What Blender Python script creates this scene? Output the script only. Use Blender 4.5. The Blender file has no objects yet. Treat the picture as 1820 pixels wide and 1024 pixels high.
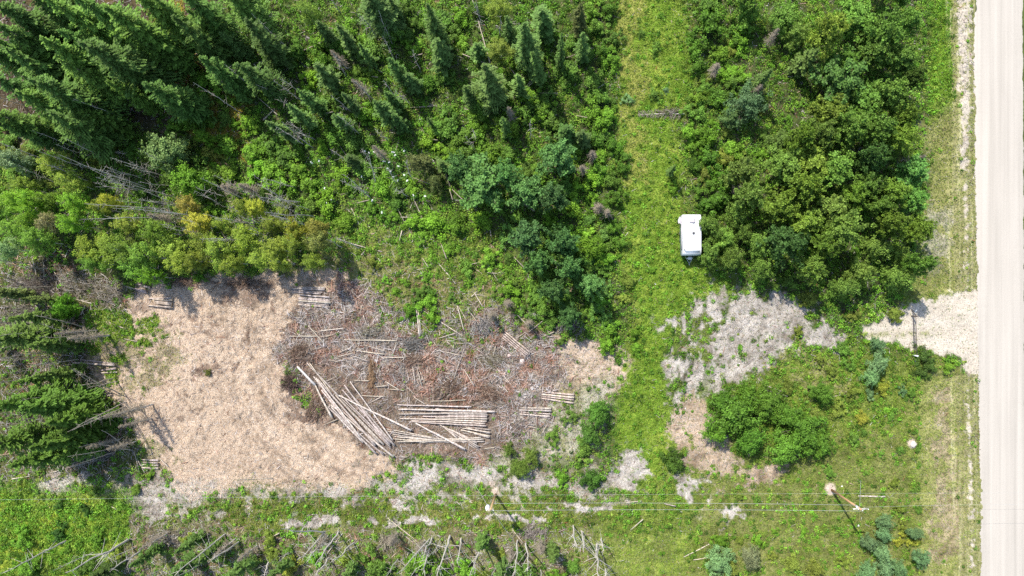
import bpy, math
import numpy as np
from mathutils import Vector, Matrix

# ------------------------------------------------------------------ camera, sky, sun, exposure
SC = bpy.context.scene
NX, NY = 1000.0, 550.0          # where the plumb line under the drone meets the picture (1820x1024 frame)
S = 0.075                       # metres per pixel on the ground
F = 1230.0                      # focal length in pixels
H = S * F                       # flying height
def W(px, py, h=0.0):           # ground point seen at px,py for something at height h
    k = S * (H - h) / H
    return ((px - NX) * k, (NY - py) * k)

cam_d = bpy.data.cameras.new('camera'); cam = bpy.data.objects.new('camera', cam_d)
SC.collection.objects.link(cam); SC.camera = cam
cam.location = (0, 0, H); cam.rotation_euler = (0, 0, 0)
cam_d.sensor_width = 36; cam_d.lens = F / 1820 * 36
cam_d.shift_x = -(NX - 910) / 1820; cam_d.shift_y = (NY - 512) / 1820
cam_d.clip_end = 3000

SUN_EL, SUN_DIR = 53.0, (-0.52, 0.854)     # horizontal direction towards the sun
world = bpy.data.worlds.new('World'); SC.world = world; world.use_nodes = True
wn = world.node_tree.nodes; wl = world.node_tree.links
sky = wn.new('ShaderNodeTexSky'); sky.sky_type = 'NISHITA'; sky.sun_disc = False
sky.sun_elevation = math.radians(SUN_EL)
sky.sun_rotation = math.atan2(SUN_DIR[0], SUN_DIR[1])
bg = wn['Background']; bg.inputs['Strength'].default_value = 0.15
wl.new(sky.outputs[0], bg.inputs[0])
sd = bpy.data.lights.new('sun', 'SUN'); sd.energy = 3.8; sd.angle = math.radians(0.5); sd.color = (1, .955, .88)
sun = bpy.data.objects.new('sun', sd); SC.collection.objects.link(sun)
ce = math.cos(math.radians(SUN_EL))
dv = Vector((SUN_DIR[0] * ce, SUN_DIR[1] * ce, math.sin(math.radians(SUN_EL))))
sun.rotation_euler = dv.to_track_quat('Z', 'Y').to_euler(); sun.location = dv * 150
vs = SC.view_settings; vs.view_transform = 'Standard'; vs.look = 'None'; vs.exposure = 1.04; vs.gamma = 1
SC.cycles.max_bounces = 5; SC.cycles.diffuse_bounces = 3; SC.cycles.transmission_bounces = 3
SC.cycles.transparent_max_bounces = 4; SC.cycles.glossy_bounces = 2
SC.cycles.caustics_reflective = False; SC.cycles.caustics_refractive = False
SC.cycles.use_denoising = False

R = np.random.default_rng(7)
COL = SC.collection

# ------------------------------------------------------------------ raster maps of the ground
X0, Y0, RW, RH, RS = -240, -220, 1150, 740, 2.0
jj, ii = np.meshgrid(np.arange(RW), np.arange(RH))
PX = X0 + jj * RS; PY = Y0 + ii * RS
def vnoise(cell, seed, cy=None):
    cy = cy or cell
    r = np.random.default_rng(seed)
    gx, gy = int(RW * RS / cell) + 4, int(RH * RS / cy) + 4
    g = r.random((gy, gx))
    u = jj * RS / cell + .37; v = ii * RS / cy + .61
    a = u.astype(int); b = v.astype(int); fu = u - a; fv = v - b
    fu = fu * fu * (3 - 2 * fu); fv = fv * fv * (3 - 2 * fv)
    return (g[b, a] * (1 - fu) + g[b, a + 1] * fu) * (1 - fv) + (g[b + 1, a] * (1 - fu) + g[b + 1, a + 1] * fu) * fv
def fbm(cell, seed, octs=4, gain=.55, cy=None):
    t = 0; w = 0; a = 1
    for k in range(octs):
        t = t + a * vnoise(cell / 2 ** k, seed * 31 + k, (cy or cell) / 2 ** k); w += a; a *= gain
    t = t / w
    return np.clip((t - .5) * 1.5 + .5, 0, 1)
WX = (fbm(60, 1, 4) - .5) * 50; WY = (fbm(60, 2, 4) - .5) * 50
def blur(m, r):
    r = int(r)
    if r < 1: return m
    for ax in (0, 1):
        for _ in (0, 1):
            p = np.pad(m, [(r + 1, r) if a == ax else (0, 0) for a in (0, 1)], mode='edge')
            c = np.cumsum(p, axis=ax)
            n = m.shape[ax]
            hi = np.take(c, np.arange(2 * r + 1, 2 * r + 1 + n), axis=ax); lo = np.take(c, np.arange(0, n), axis=ax)
            m = (hi - lo) / (2 * r + 1)
    return m
def inpoly(x, y, poly):
    ins = np.zeros(np.shape(x), bool); n = len(poly)
    for k in range(n):
        x1, y1 = poly[k]; x2, y2 = poly[(k + 1) % n]
        if y1 == y2: continue
        c = ((y1 > y) != (y2 > y)) & (x < (x2 - x1) * (y - y1) / (y2 - y1) + x1)
        ins ^= c
    return ins
def P(poly, soft=6, warp=1.0):
    return blur(inpoly(PX + WX * warp, PY + WY * warp, poly).astype(float), soft / RS)
def rag(m, cell=22, seed=5, k=1.3, gain=3.0, bias=0.0):   # ragged, patchy version of a soft mask
    n = fbm(cell, seed, 4, .7)
    n = np.clip((n - .5) * 1.15 + .5 + (n3 - .5) * .55, 0, 1)
    return np.clip((m * (1.5 - .55 * k + bias * .8) - n) * gain * 1.8 + .5, 0, 1) * np.clip(m * 8, 0, 1)

n1, n2, n3, n4 = fbm(90, 11), fbm(26, 12, 4, .7), fbm(9, 13, 3, .8), fbm(200, 14, 3)
def C3(*c): return np.array(c)
def mixc(a, b, t): return a * (1 - t[..., None]) + b * t[..., None]
def ramp(t, *cs):
    cs = [np.array(c) for c in cs]; n = len(cs) - 1
    t = np.clip(t, 0, 1) * n; out = np.zeros(t.shape + (3,))
    for k in range(n):
        w0 = np.clip(1 - abs(t - k), 0, 1); out += w0[..., None] * cs[k]
    out += np.clip(1 - abs(t - n), 0, 1)[..., None] * cs[n]
    return out
N = np.clip(.45 * n2 + .35 * n3 + .2 * n1, 0, 1); N = np.clip((N - .5) * 1.6 + .5, 0, 1)

col = ramp(N, (.03, .035, .014), (.055, .075, .02), (.08, .12, .022))
und = np.full(PX.shape, 1.0)     # lush leafy undergrowth
gra = np.zeros(PX.shape)         # grass
chp = np.zeros(PX.shape)         # wood chips
twg = np.full(PX.shape, .7)     # twigs
lit = np.full(PX.shape, .3)      # dead leaf litter
def put(m, c, u=None, g=None, ch=None, tw=None, li=None):
    global col, und, gra, chp, twg, lit
    col = mixc(col, c, m)
    if u is not None: und = und * (1 - m) + u * m
    if g is not None: gra = gra * (1 - m) + g * m
    if ch is not None: chp = chp * (1 - m) + ch * m
    if tw is not None: twg = twg * (1 - m) + tw * m
    if li is not None: lit = lit * (1 - m) + li * m

GREEN = ramp(N, (.06, .11, .012), (.12, .19, .022), (.22, .26, .045))
GREEND = ramp(N, (.07, .095, .02), (.12, .155, .03), (.19, .21, .055))
OLIVE = ramp(N, (.12, .12, .04), (.20, .20, .07), (.30, .28, .12))
LILAC = ramp(N, (.17, .145, .115), (.33, .30, .262), (.42, .385, .345))
TAN = ramp(N, (.17, .12, .075), (.33, .25, .175), (.45, .35, .27))
CHIP = ramp(np.clip(N * .5 + n4 * .25 + .2, 0, 1), (.19, .125, .08), (.37, .28, .195), (.46, .365, .28))
SLASH = ramp(N, (.09, .063, .043), (.18, .135, .10), (.28, .235, .185))
DARK = ramp(N, (.03, .022, .015), (.06, .045, .03), (.09, .075, .04))
GRAVEL = ramp(np.clip(N * .6 + .4, 0, 1), (.24, .20, .14), (.39, .34, .27), (.47, .415, .335))

# dark conifer stand, top left
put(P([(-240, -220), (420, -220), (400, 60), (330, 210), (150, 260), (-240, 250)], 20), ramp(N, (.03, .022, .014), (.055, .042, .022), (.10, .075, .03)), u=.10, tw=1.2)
put(rag(P([(250, -20), (300, -20), (420, 150), (440, 300), (380, 300), (300, 200)], 14), 30, 3), ramp(N, (.13, .08, .02), (.24, .18, .03), (.30, .24, .04)), u=.12, g=.9)
# the middle left / olive birch band
put(P([(-240, 440), (140, 440), (260, 520), (160, 560), (230, 700), (250, 850), (-240, 850)], 14), mixc(DARK, GREEND * .6, n1), u=.4, tw=2.2, li=.3)
put(P([(600, 400), (900, 400), (900, 540), (700, 560), (600, 520)], 16), GREEND, u=.8, g=.7, tw=1.0)
put(rag(P([(450, 430), (620, 440), (900, 520), (960, 600), (700, 560), (520, 540)], 16), 34, 9), OLIVE * .8, u=.3, g=.9, tw=1.2)
# grassy corridor
cor = P([(1092, -220), (1228, -220), (1225, 120), (1205, 200), (1215, 300), (1225, 390), (1235, 470), (1300, 500), (1290, 530), (1200, 560),
         (1180, 640), (1190, 720), (1230, 800), (1250, 900), (1210, 1060), (1200, 1260), (1070, 1260), (1080, 900), (1090, 760), (1110, 650), (1120, 600), (1112, 480), (1108, 300), (1100, 150)], 10, .9)
put(cor, GREEN * 1.12, u=.38, g=1.4, tw=.12, li=.12)
put(rag(P([(1100, -50), (1150, -50), (1150, 330), (1110, 330)], 10), 20, 21) * .7, ramp(N, (.2, .2, .05), (.30, .27, .08)), u=.12)
# big south-east meadow
put(P([(1210, 790), (1260, 690), (1400, 640), (1500, 600), (1640, 620), (1735, 660), (1745, 1260), (1060, 1260), (1080, 870), (1160, 860)], 14, 1.0), GREEND, u=.62, g=1.2, tw=.1, li=.15)
put(rag(P([(1240, 830), (1560, 760), (1640, 700), (1640, 1100), (1240, 1100)], 20), 26, 23) * .7, OLIVE * .75, u=.12, g=1.0)
# verge
put(P([(1655, -220), (1700, -220), (1700, 250), (1690, 540), (1600, 540), (1600, 480), (1655, 420)], 6, .3), ramp(N, (.05, .11, .012), (.10, .19, .018), (.16, .24, .03)), u=.6, g=1.6, tw=.05)
put(P([(1640, 215), (1725, 160), (1730, 540), (1600, 540), (1640, 440)], 14, .4), OLIVE, u=.02, g=.9, tw=.05)
put(rag(P([(1650, 375), (1700, 375), (1705, 470), (1640, 480)], 10), 20, 31) * .55, LILAC * .8, u=0, g=.6)
put(P([(1640, 655), (1725, 655), (1740, 1260), (1625, 1260)], 10, .4), OLIVE * 1.12, u=.02, g=.9, tw=.05, li=.3)
put(rag(P([(1665, 670), (1710, 680), (1700, 1024), (1660, 1000)], 14), 24, 33) * .7, TAN * .85, g=.5)
# pale leaf-litter clearing in the middle right
lm = P([(1175, 560), (1240, 530), (1330, 515), (1400, 530), (1445, 565), (1490, 588), (1460, 615), (1400, 622), (1345, 640), (1360, 690),
        (1280, 705), (1240, 730), (1180, 715), (1175, 640), (1225, 600), (1180, 590)], 24, .6)
put(rag(lm, 22, 41, 1.3, 2.2, .05) * np.clip(1.1 - 1.2 * np.clip((fbm(11, 411, 3, .7, 40) - .52) * 5, 0, 1) * np.clip((1290 - PX) / 60, 0, 1), 0, 1), LILAC, u=.04, g=.12, li=2.0, tw=.3)
put(rag(P([(1440, 572), (1520, 585), (1520, 602), (1440, 610)], 10), 18, 42, 1.3, 3, -.05), LILAC, u=.04, g=.2, li=1.2)
put(rag(P([(1215, 560), (1265, 555), (1262, 640), (1232, 650), (1215, 600)], 10, .8), 16, 47, 1.7, 3), GREEND * 1.05, u=.5, g=1.2)
put(rag(P([(1345, 610), (1500, 620), (1520, 700), (1370, 690)], 12), 20, 43, 1.6, 4, -.15), OLIVE, u=.1, g=.8, li=.7)
put(rag(P([(1195, 720), (1265, 720), (1290, 830), (1400, 820), (1400, 850), (1240, 850), (1195, 800)], 20, .7), 22, 44, 1.0, 2.6), TAN, u=.03, g=.15, li=1.5)
put(rag(P([(940, 612), (1060, 604), (1118, 650), (1110, 690), (1010, 700), (940, 680)], 20, .7), 22, 45, .8, 2.4, .1), TAN * 1.02, u=.03, g=.15, li=1.5, tw=.6)
put(P([(960, 690), (1090, 680), (1070, 800), (900, 850), (870, 780)], 12), mixc(OLIVE * .8, LILAC, n2), u=.25, g=.7, li=.8, tw=.6)
for poly in ([(1078, 800), (1140, 800), (1150, 870), (1075, 875)], [(1200, 855), (1260, 860), (1260, 890), (1195, 885)], [(1060, 860), (1110, 862), (1110, 892), (1060, 890)],
             [(1230, 895), (1320, 900), (1310, 930), (1290, 930)]):
    put(rag(P(poly, 18, .8), 16, 46, .95, 2.6, .02), LILAC * 1.05, u=.03, g=.1, li=1.4)
# chip-covered clearing
chm = P([(235, 505), (300, 500), (350, 492), (430, 478), (510, 490), (548, 520), (552, 575), (530, 605), (512, 650), (525, 700), (575, 745), (625, 775), (690, 815),
         (705, 845), (600, 862), (450, 872), (300, 860), (262, 830), (232, 740), (190, 690), (158, 600), (165, 560), (235, 552)], 12, .9)
put(rag(chm, 16, 51, .7, 3, .12), CHIP, u=.0, g=.0, ch=2.2, tw=.35, li=.6)
put(rag(P([(510, 482), (600, 480), (615, 500), (600, 560), (540, 560)], 8), 20, 52, .7, 3, .1), TAN * .95, u=.02, g=.1, ch=1.0, tw=.8)
rr_ = np.hypot(PX + WX * .35 - 705, (PY + WY * .35 - 585) * .98); rt = np.random.default_rng(5).random(400)
trk = np.interp(rr_ / 6.0, np.arange(400), rt) * .5 + np.interp(rr_ / 17.0 + 40, np.arange(400), rt) * .5
trk = trk * .6 + fbm(14, 513, 3, .7) * .4
arc = np.clip(1 - np.abs(rr_ - 262) / 75, 0, 1) ** .5
put(np.clip((trk - .50) * 5, 0, 1) * np.clip(chm, 0, 1) * (.35 + .5 * arc), ramp(N, (.16, .105, .065), (.26, .18, .12)))
put(np.clip((.50 - trk) * 5, 0, 1) * np.clip(chm, 0, 1) * arc * .95, ramp(N, (.40, .32, .235), (.50, .41, .325)))
# darker brown scuffs in the chips
for (x, y, rx, ry, sc_) in ((445, 520, 60, 25, 1), (330, 490, 40, 10, 1.4), (350, 600, 40, 45, .5), (470, 560, 25, 60, .5), (370, 655, 40, 20, .8), (440, 640, 12, 110, .35), (405, 640, 10, 120, .3), (320, 720, 50, 40, .35),
                          (525, 620, 30, 40, 1.3), (530, 700, 25, 50, 1.3), (560, 750, 35, 25, 1.0), (270, 590, 40, 30, .4), (250, 540, 40, 20, .8)):
    d = np.exp(-(((PX + WX * .5 - x) / rx) ** 2 + ((PY + WY * .5 - y) / ry) ** 2)) * sc_
    put(np.clip(rag(np.clip(d, 0, 1), 12, 53, 1.4, 3, .25), 0, 1) * .75, ramp(N, (.09, .055, .04), (.22, .14, .10)), ch=.8, tw=.8)
for poly, k in (([(150, 600), (250, 560), (330, 620), (260, 720), (190, 690)], 1.45), ([(235, 740), (300, 790), (300, 870), (250, 850)], 1.2)):
    put(rag(P(poly, 16, .8), 14, 55, k, 3, 0) * .8, ramp(N, (.13, .11, .05), (.22, .19, .09), (.32, .27, .16)), ch=.7, g=.5, u=.1)
# weeds at the clearing's left edge
for poly, k in (([(165, 545), (225, 545), (235, 580), (215, 615), (190, 600), (180, 640), (150, 620)], .1), ([(240, 560), (290, 570), (290, 610), (230, 620), (200, 700), (190, 660)], -.2)):
    put(rag(P(poly, 6, .5), 14, 54, 1.2, 4, k), GREEN * 1.1, u=.5, g=1.5, ch=.3)
# slash field
slm = P([(515, 560), (600, 515), (680, 540), (760, 575), (860, 560), (960, 590), (1000, 640), (965, 700), (960, 760), (880, 790), (870, 800), (700, 800), (700, 740), (560, 700), (505, 650)], 20, 1.1)
put(rag(slm, 24, 61, .8, 3, .12), SLASH, u=.05, g=.1, ch=.25, tw=6, li=2.0)
put(rag(slm, 34, 62, 1.3, 4, -.1), mixc(SLASH, LILAC, n3), tw=6)
put(rag(slm, 18, 63, 1.3, 3, -.3) * .5, ramp(N, (.11, .028, .02), (.22, .07, .045)), tw=5)
put(rag(P([(520, 640), (600, 660), (720, 700), (880, 730), (885, 800), (715, 805), (690, 812), (640, 790), (560, 720)], 6, .3), 20, 65, .4, 3, .3), ramp(N, (.07, .05, .035), (.15, .11, .08), (.24, .19, .14)), u=0, g=.05, tw=2, li=1)
put(rag(P([(610, 530), (760, 540), (960, 570), (960, 620), (700, 600)], 14), 20, 64, 1.6, 4, -.1), GREEND, u=.5, g=1, tw=3)
# strip of pale litter between clearing and power line
stp = P([(-240, 838), (120, 845), (250, 850), (500, 866), (700, 826), (860, 800), (950, 835), (1130, 850), (1120, 884), (900, 888), (700, 888), (500, 900), (300, 935), (150, 915), (0, 880), (-240, 870)], 20, .8)
put(rag(stp, 22, 71, 1.72, 2.4, .02) * (.92 - .5 * np.clip((PX - 650) / 80, 0, 1)), mixc(LILAC, TAN, n2), u=.05, g=.25, li=2.0, tw=.5, ch=.3)
put(P([(340, 880), (500, 868), (860, 870), (1080, 880), (1080, 950), (860, 960), (560, 945), (250, 945)], 16, 1.1), ramp(N, (.06, .08, .02), (.12, .14, .03), (.2, .19, .06)), u=.45, g=1.4, li=.5)
put(rag(stp, 24, 72, 1.9, 3, 0) * .8, LILAC, u=.03, g=.2, li=1.5)
for (x, y, rx, ry) in ((260, 905, 45, 30), (350, 860, 50, 20), (600, 868, 45, 14), (740, 850, 45, 22), (110, 855, 60, 16), (560, 925, 60, 10), (730, 928, 60, 8), (960, 862, 60, 10), (870, 840, 30, 18), (1040, 900, 60, 6), (920, 920, 60, 6), (720, 895, 20, 8), (810, 835, 25, 14)):
    d = np.exp(-(((PX + WX * .6 - x) / rx) ** 2 + ((PY + WY * .6 - y) / ry) ** 2))
    put(np.clip(rag(d, 14, 73, .9, 2.6, .1), 0, 1), LILAC, u=.03, g=.15, li=1.5)
# bottom edge
put(P([(-240, 865), (30, 858), (230, 895), (235, 950), (120, 1080), (120, 1260), (-240, 1260)], 14, 1.2), ramp(N, (.06, .12, .015), (.14, .24, .03), (.30, .33, .04)), u=.9, g=1.8, tw=.1, li=.1)
put(rag(P([(225, 930), (420, 935), (580, 945), (900, 950), (1050, 945), (1080, 1260), (120, 1260)], 10), 26, 81, 1.0, 3, .1), mixc(SLASH * .9, GREEND, n2), u=.35, g=.5, tw=1.8, li=.8)
put(P([(990, 950), (1240, 940), (1240, 1260), (1010, 1260)], 10), mixc(OLIVE * .8, GREEN, n2), u=.1, g=1.2, li=.4)
# drive
drv = P([(1540, 582), (1565, 560), (1600, 545), (1650, 530), (1700, 524), (1760, 520), (1760, 672), (1728, 660), (1705, 635), (1660, 620), (1600, 612), (1550, 600)], 3, .35)
put(rag(blur(drv, 4), 14, 91, .9, 2.4, .15), GRAVEL * 1.0, u=.0, g=.08, tw=.02, li=.4)
yc = 592 + (PX - 1640) * .02
for o_ in (-13, 13): put(np.exp(-((PY + WY * .25 - yc - o_ * (1 + (PX - 1600) / 260)) / 5) ** 2) * np.clip(drv, 0, 1) * .5, ramp(N, (.40, .36, .29), (.50, .45, .38)), li=.05)
put(np.exp(-((PY + WY * .25 - yc) / 5) ** 2) * np.clip(drv, 0, 1) * np.clip((1700 - PX) / 50, 0, 1) * np.clip((n3 - .35) * 3, 0, 1) * .7, ramp(N, (.16, .17, .06), (.27, .26, .12)), g=.7)
# gravel windrow on the road shoulder
ROADL = lambda py: 1733 + np.clip((py - 300) / 700, -.3, 1.3) * 10.5
dd = ROADL(PY) - (PX + WX * .06)
rn = fbm(7, 101, 3, .8, 5); rl = fbm(5, 102, 3, .7, 160)
up = 1 / (1 + np.exp((PY - 230 + WY) / 40.0))
berm = np.exp(-((dd - 17) / (5 + 8 * up)) ** 2)
offd = (np.abs(PY - 590) > 75)
put(np.clip((dd > -4) * (dd < 38) * 1.0 * offd, 0, 1) * .85, ramp(rl * .6 + rn * .4, (.09, .09, .03), (.22, .21, .09), (.34, .31, .17)), u=.03, g=.6, li=.4)
put(np.clip(rag(np.clip(berm * (.65 + .75 * up), 0, 1), 8, 103, 1.6, 4, .1), 0, 1) * offd, GRAVEL * .95, g=.1, u=0, li=.3)
for o, wd in ((27, 1.2), (45, 1.6), (8, 1.2), (40, .9)):
    put(np.exp(-((dd + (fbm(60, 110 + o, 2) - .5) * 5 - o) / wd) ** 2) * np.clip(rl * 2 - .5, 0, 1) * offd, ramp(rn, (.26, .26, .10), (.45, .42, .25)), g=.3)
# dirt rings of the power poles and the round pale stone
for (x, y, r) in ((1474, 869, 11), (880, 874, 7), (874, 860, 6), (869, 906, 5), (1620, 789, 8)):
    d = np.hypot(PX + WX * .15 - x, PY + WY * .15 - y)
    put(np.clip((r - d) / 4 + .5, 0, 1), ramp(N, (.34, .27, .21), (.47, .39, .32)), u=0, g=.02, li=.05)
road_m = (PX > ROADL(PY))
for a in (und, gra, chp, twg, lit): a[road_m] = 0
gra[PX > 1822] = 1
und = np.clip(und, 0, 9)

# ------------------------------------------------------------------ mesh helpers
def mesh_from(name, V, Fs, mats, mi=None, tint=None, smooth=False):
    """Fs: list of (n,k) int arrays; mi: matching list of material indices; tint: list of (n,3)"""
    me = bpy.data.meshes.new(name)
    V = np.asarray(V, dtype=np.float32)
    me.vertices.add(len(V)); me.vertices.foreach_set('co', V.ravel())
    tot = sum(f.size for f in Fs); npoly = sum(len(f) for f in Fs)
    me.loops.add(tot); me.polygons.add(npoly)
    me.loops.foreach_set('vertex_index', np.concatenate([f.ravel() for f in Fs]).astype(np.int32))
    st = []; o = 0
    for f in Fs:
        k = f.shape[1]; st.append(o + np.arange(len(f)) * k); o += len(f) * k
    me.polygons.foreach_set('loop_start', np.concatenate(st).astype(np.int32))
    if mi is not None:
        me.polygons.foreach_set('material_index', np.concatenate([np.full(len(f), m) for f, m in zip(Fs, mi)]).astype(np.int32))
    if smooth: me.polygons.foreach_set('use_smooth', np.ones(npoly, bool))
    if tint is not None:
        t = np.concatenate(tint); a = me.attributes.new('tint', 'FLOAT_COLOR', 'FACE')
        a.data.foreach_set('color', np.concatenate([t, np.ones((len(t), 1))], 1).astype(np.float32).ravel())
    for m in mats: me.materials.append(m)
    me.update(calc_edges=True)
    return me

class MB:
    def __init__(s): s.V = []; s.F = []; s.M = []; s.T = []; s.n = 0
    def add(s, V, Fq, m=0, tint=None):
        V = np.asarray(V, float); Fq = np.asarray(Fq)
        s.V.append(V); s.F.append(Fq + s.n); s.M.append(m); s.n += len(V)
        t = np.ones((len(Fq), 3)) if tint is None else np.broadcast_to(np.asarray(tint, float), (len(Fq), 3)).copy()
        s.T.append(t)
    def leaves(s, C, ax, nr, L, Wd, tint, m=0):
        """diamond leaves at C, long axis ax, face normal about nr"""
        ax = ax / (np.linalg.norm(ax, axis=1, keepdims=True) + 1e-9)
        b = np.cross(nr, ax); b /= (np.linalg.norm(b, axis=1, keepdims=True) + 1e-9)
        L = np.broadcast_to(L, (len(C),))[:, None]; Wd = np.broadcast_to(Wd, (len(C),))[:, None]
        v = np.stack([C - ax * L / 2, C + b * Wd / 2, C + ax * L / 2, C - b * Wd / 2], 1).reshape(-1, 3)
        s.add(v, np.arange(len(C) * 4).reshape(-1, 4), m, tint)
    def tube(s, pts, rad, sides=6, m=0, cap=None, tint=None, capm=None):
        pts = np.asarray(pts, float); rad = np.asarray(rad, float); n = len(pts)
        d = np.gradient(pts, axis=0); d /= np.linalg.norm(d, axis=1, keepdims=True) + 1e-9
        ref = np.array([0, 0, 1.]) if abs(d[0, 2]) < .9 else np.array([1., 0, 0])
        u = np.cross(d, ref); u /= np.linalg.norm(u, axis=1, keepdims=True) + 1e-9
        w = np.cross(d, u)
        a = np.linspace(0, 2 * np.pi, sides, endpoint=False)
        v = pts[:, None] + rad[:, None, None] * (np.cos(a)[None, :, None] * u[:, None] + np.sin(a)[None, :, None] * w[:, None])
        i = np.arange(n - 1)[:, None] * sides; k = np.arange(sides)[None]; k2 = (k + 1) % sides
        f = np.stack([i + k, i + k2, i + sides + k2, i + sides + k], -1).reshape(-1, 4)
        s.add(v.reshape(-1, 3), f, m, tint)
        if cap:
            base = s.n - n * sides
            s.F.append(np.array([base + np.arange(sides)[::-1]])); s.M.append(capm if capm is not None else m); s.T.append(np.ones((1, 3)))
            s.F.append(np.array([base + (n - 1) * sides + np.arange(sides)])); s.M.append(capm if capm is not None else m); s.T.append(np.ones((1, 3)))
    def box(s, cx, cy, cz, sx, sy, sz, m=0):
        v = np.array([(x, y, z) for z in (-.5, .5) for y in (-.5, .5) for x in (-.5, .5)]) * (sx, sy, sz) + (cx, cy, cz)
        s.add(v, [(0, 2, 3, 1), (4, 5, 7, 6), (0, 1, 5, 4), (2, 6, 7, 3), (0, 4, 6, 2), (1, 3, 7, 5)], m)
    def mesh(s, name, mats, tint=True, smooth=False):
        return mesh_from(name, np.concatenate(s.V), s.F, mats, s.M, s.T if tint else None, smooth)

def link(name, me, parent=None):
    o = bpy.data.objects.new(name, me); COL.objects.link(o)
    if parent: o.parent = parent
    return o
def tag(o, label=None, cat=None, group=None, kind=None):
    if label: o['label'] = label
    if cat: o['category'] = cat
    if group: o['group'] = group
    if kind: o['kind'] = kind
    return o
def rnd(n, lo=0, hi=1): return R.uniform(lo, hi, n)
def unit(v): return v / (np.linalg.norm(v, axis=-1, keepdims=True) + 1e-9)

# ------------------------------------------------------------------ materials
def mat_new(name):
    m = bpy.data.materials.new(name); m.use_nodes = True
    nt = m.node_tree; nt.nodes.clear()
    return m, nt.nodes, nt.links
def leaf_mat(name, trans=.28, gloss=.12):
    m, n, l = mat_new(name)
    at = n.new('ShaderNodeAttribute'); at.attribute_name = 'tint'
    oi = n.new('ShaderNodeObjectInfo')
    mx = n.new('ShaderNodeMix'); mx.data_type = 'RGBA'; mx.blend_type = 'MULTIPLY'; mx.inputs[0].default_value = 1
    l.new(at.outputs['Color'], mx.inputs[6]); l.new(oi.outputs['Color'], mx.inputs[7])
    d = n.new('ShaderNodeBsdfPrincipled'); d.inputs['Roughness'].default_value = .55; d.inputs['Specular IOR Level'].default_value = gloss
    t = n.new('ShaderNodeBsdfTranslucent')
    bt = n.new('ShaderNodeMix'); bt.data_type = 'RGBA'; bt.blend_type = 'MULTIPLY'; bt.inputs[0].default_value = 1
    bt.inputs[7].default_value = (1.35, 1.5, .5, 1); l.new(mx.outputs[2], bt.inputs[6])
    l.new(mx.outputs[2], d.inputs['Base Color']); l.new(bt.outputs[2], t.inputs['Color'])
    ms = n.new('ShaderNodeMixShader'); ms.inputs[0].default_value = trans
    l.new(d.outputs[0], ms.inputs[1]); l.new(t.outputs[0], ms.inputs[2])
    o = n.new('ShaderNodeOutputMaterial'); l.new(ms.outputs[0], o.inputs[0])
    return m
def wood_mat(name, c1, c2, scale=6, rough=.85, stretch=None, use_tint=False):
    m, n, l = mat_new(name)
    tc = n.new('ShaderNodeTexCoord'); mp = n.new('ShaderNodeMapping')
    if stretch: mp.inputs['Scale'].default_value = stretch
    l.new(tc.outputs['Object'], mp.inputs[0])
    nz = n.new('ShaderNodeTexNoise'); nz.inputs['Scale'].default_value = scale; nz.inputs['Detail'].default_value = 5; nz.inputs['Roughness'].default_value = .7
    l.new(mp.outputs[0], nz.inputs['Vector'])
    cr = n.new('ShaderNodeValToRGB'); cr.color_ramp.elements[0].position = .35; cr.color_ramp.elements[1].position = .65
    cr.color_ramp.elements[0].color = (*c1, 1); cr.color_ramp.elements[1].color = (*c2, 1)
    l.new(nz.outputs[0], cr.inputs[0])
    oi = n.new('ShaderNodeObjectInfo')
    mx = n.new('ShaderNodeMix'); mx.data_type = 'RGBA'; mx.blend_type = 'MULTIPLY'; mx.inputs[0].default_value = 1
    l.new(cr.outputs[0], mx.inputs[6])
    if use_tint:
        at = n.new('ShaderNodeAttribute'); at.attribute_name = 'tint'; l.new(at.outputs['Color'], mx.inputs[7])
    else: l.new(oi.outputs['Color'], mx.inputs[7])
    b = n.new('ShaderNodeBsdfPrincipled'); b.inputs['Roughness'].default_value = rough; b.inputs['Specular IOR Level'].default_value = .2
    l.new(mx.outputs[2], b.inputs['Base Color'])
    bp = n.new('ShaderNodeBump'); bp.inputs['Strength'].default_value = .5; bp.inputs['Distance'].default_value = .02
    l.new(nz.outputs[0], bp.inputs['Height']); l.new(bp.outputs[0], b.inputs['Normal'])
    o = n.new('ShaderNodeOutputMaterial'); l.new(b.outputs[0], o.inputs[0])
    return m
def plain(name, c, rough=.5, metal=0, spec=.5):
    m, n, l = mat_new(name)
    b = n.new('ShaderNodeBsdfPrincipled'); nz = n.new('ShaderNodeTexNoise'); nz.inputs['Scale'].default_value = 9; nz.inputs['Detail'].default_value = 4
    tc = n.new('ShaderNodeTexCoord'); l.new(tc.outputs['Object'], nz.inputs['Vector'])
    mr = n.new('ShaderNodeMapRange'); mr.inputs[3].default_value = .86; mr.inputs[4].default_value = 1.08; l.new(nz.outputs[0], mr.inputs[0])
    mx = n.new('ShaderNodeVectorMath'); mx.operation = 'SCALE'; mx.inputs[0].default_value = c; l.new(mr.outputs[0], mx.inputs['Scale'])
    l.new(mx.outputs[0], b.inputs['Base Color']); b.inputs['Roughness'].default_value = rough; b.inputs['Metallic'].default_value = metal
    b.inputs['Specular IOR Level'].default_value = spec
    o = n.new('ShaderNodeOutputMaterial'); l.new(b.outputs[0], o.inputs[0])
    return m
M_LEAF = leaf_mat('leaf', .18); M_NEEDLE = leaf_mat('needle', .12, .1); M_GRASS = leaf_mat('grass_blade', .2, .08)
M_DRY = leaf_mat('dry_matter', .05, .05)
M_BARK = wood_mat('bark', (.10, .08, .06), (.22, .18, .14), 8, stretch=(1, 1, .25))
M_GREY = wood_mat('weathered_wood', (.31, .275, .235), (.54, .495, .43), 7)
M_POLE = wood_mat('peeled_pole_wood', (.22, .175, .14), (.58, .51, .45), 4.5)
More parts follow.
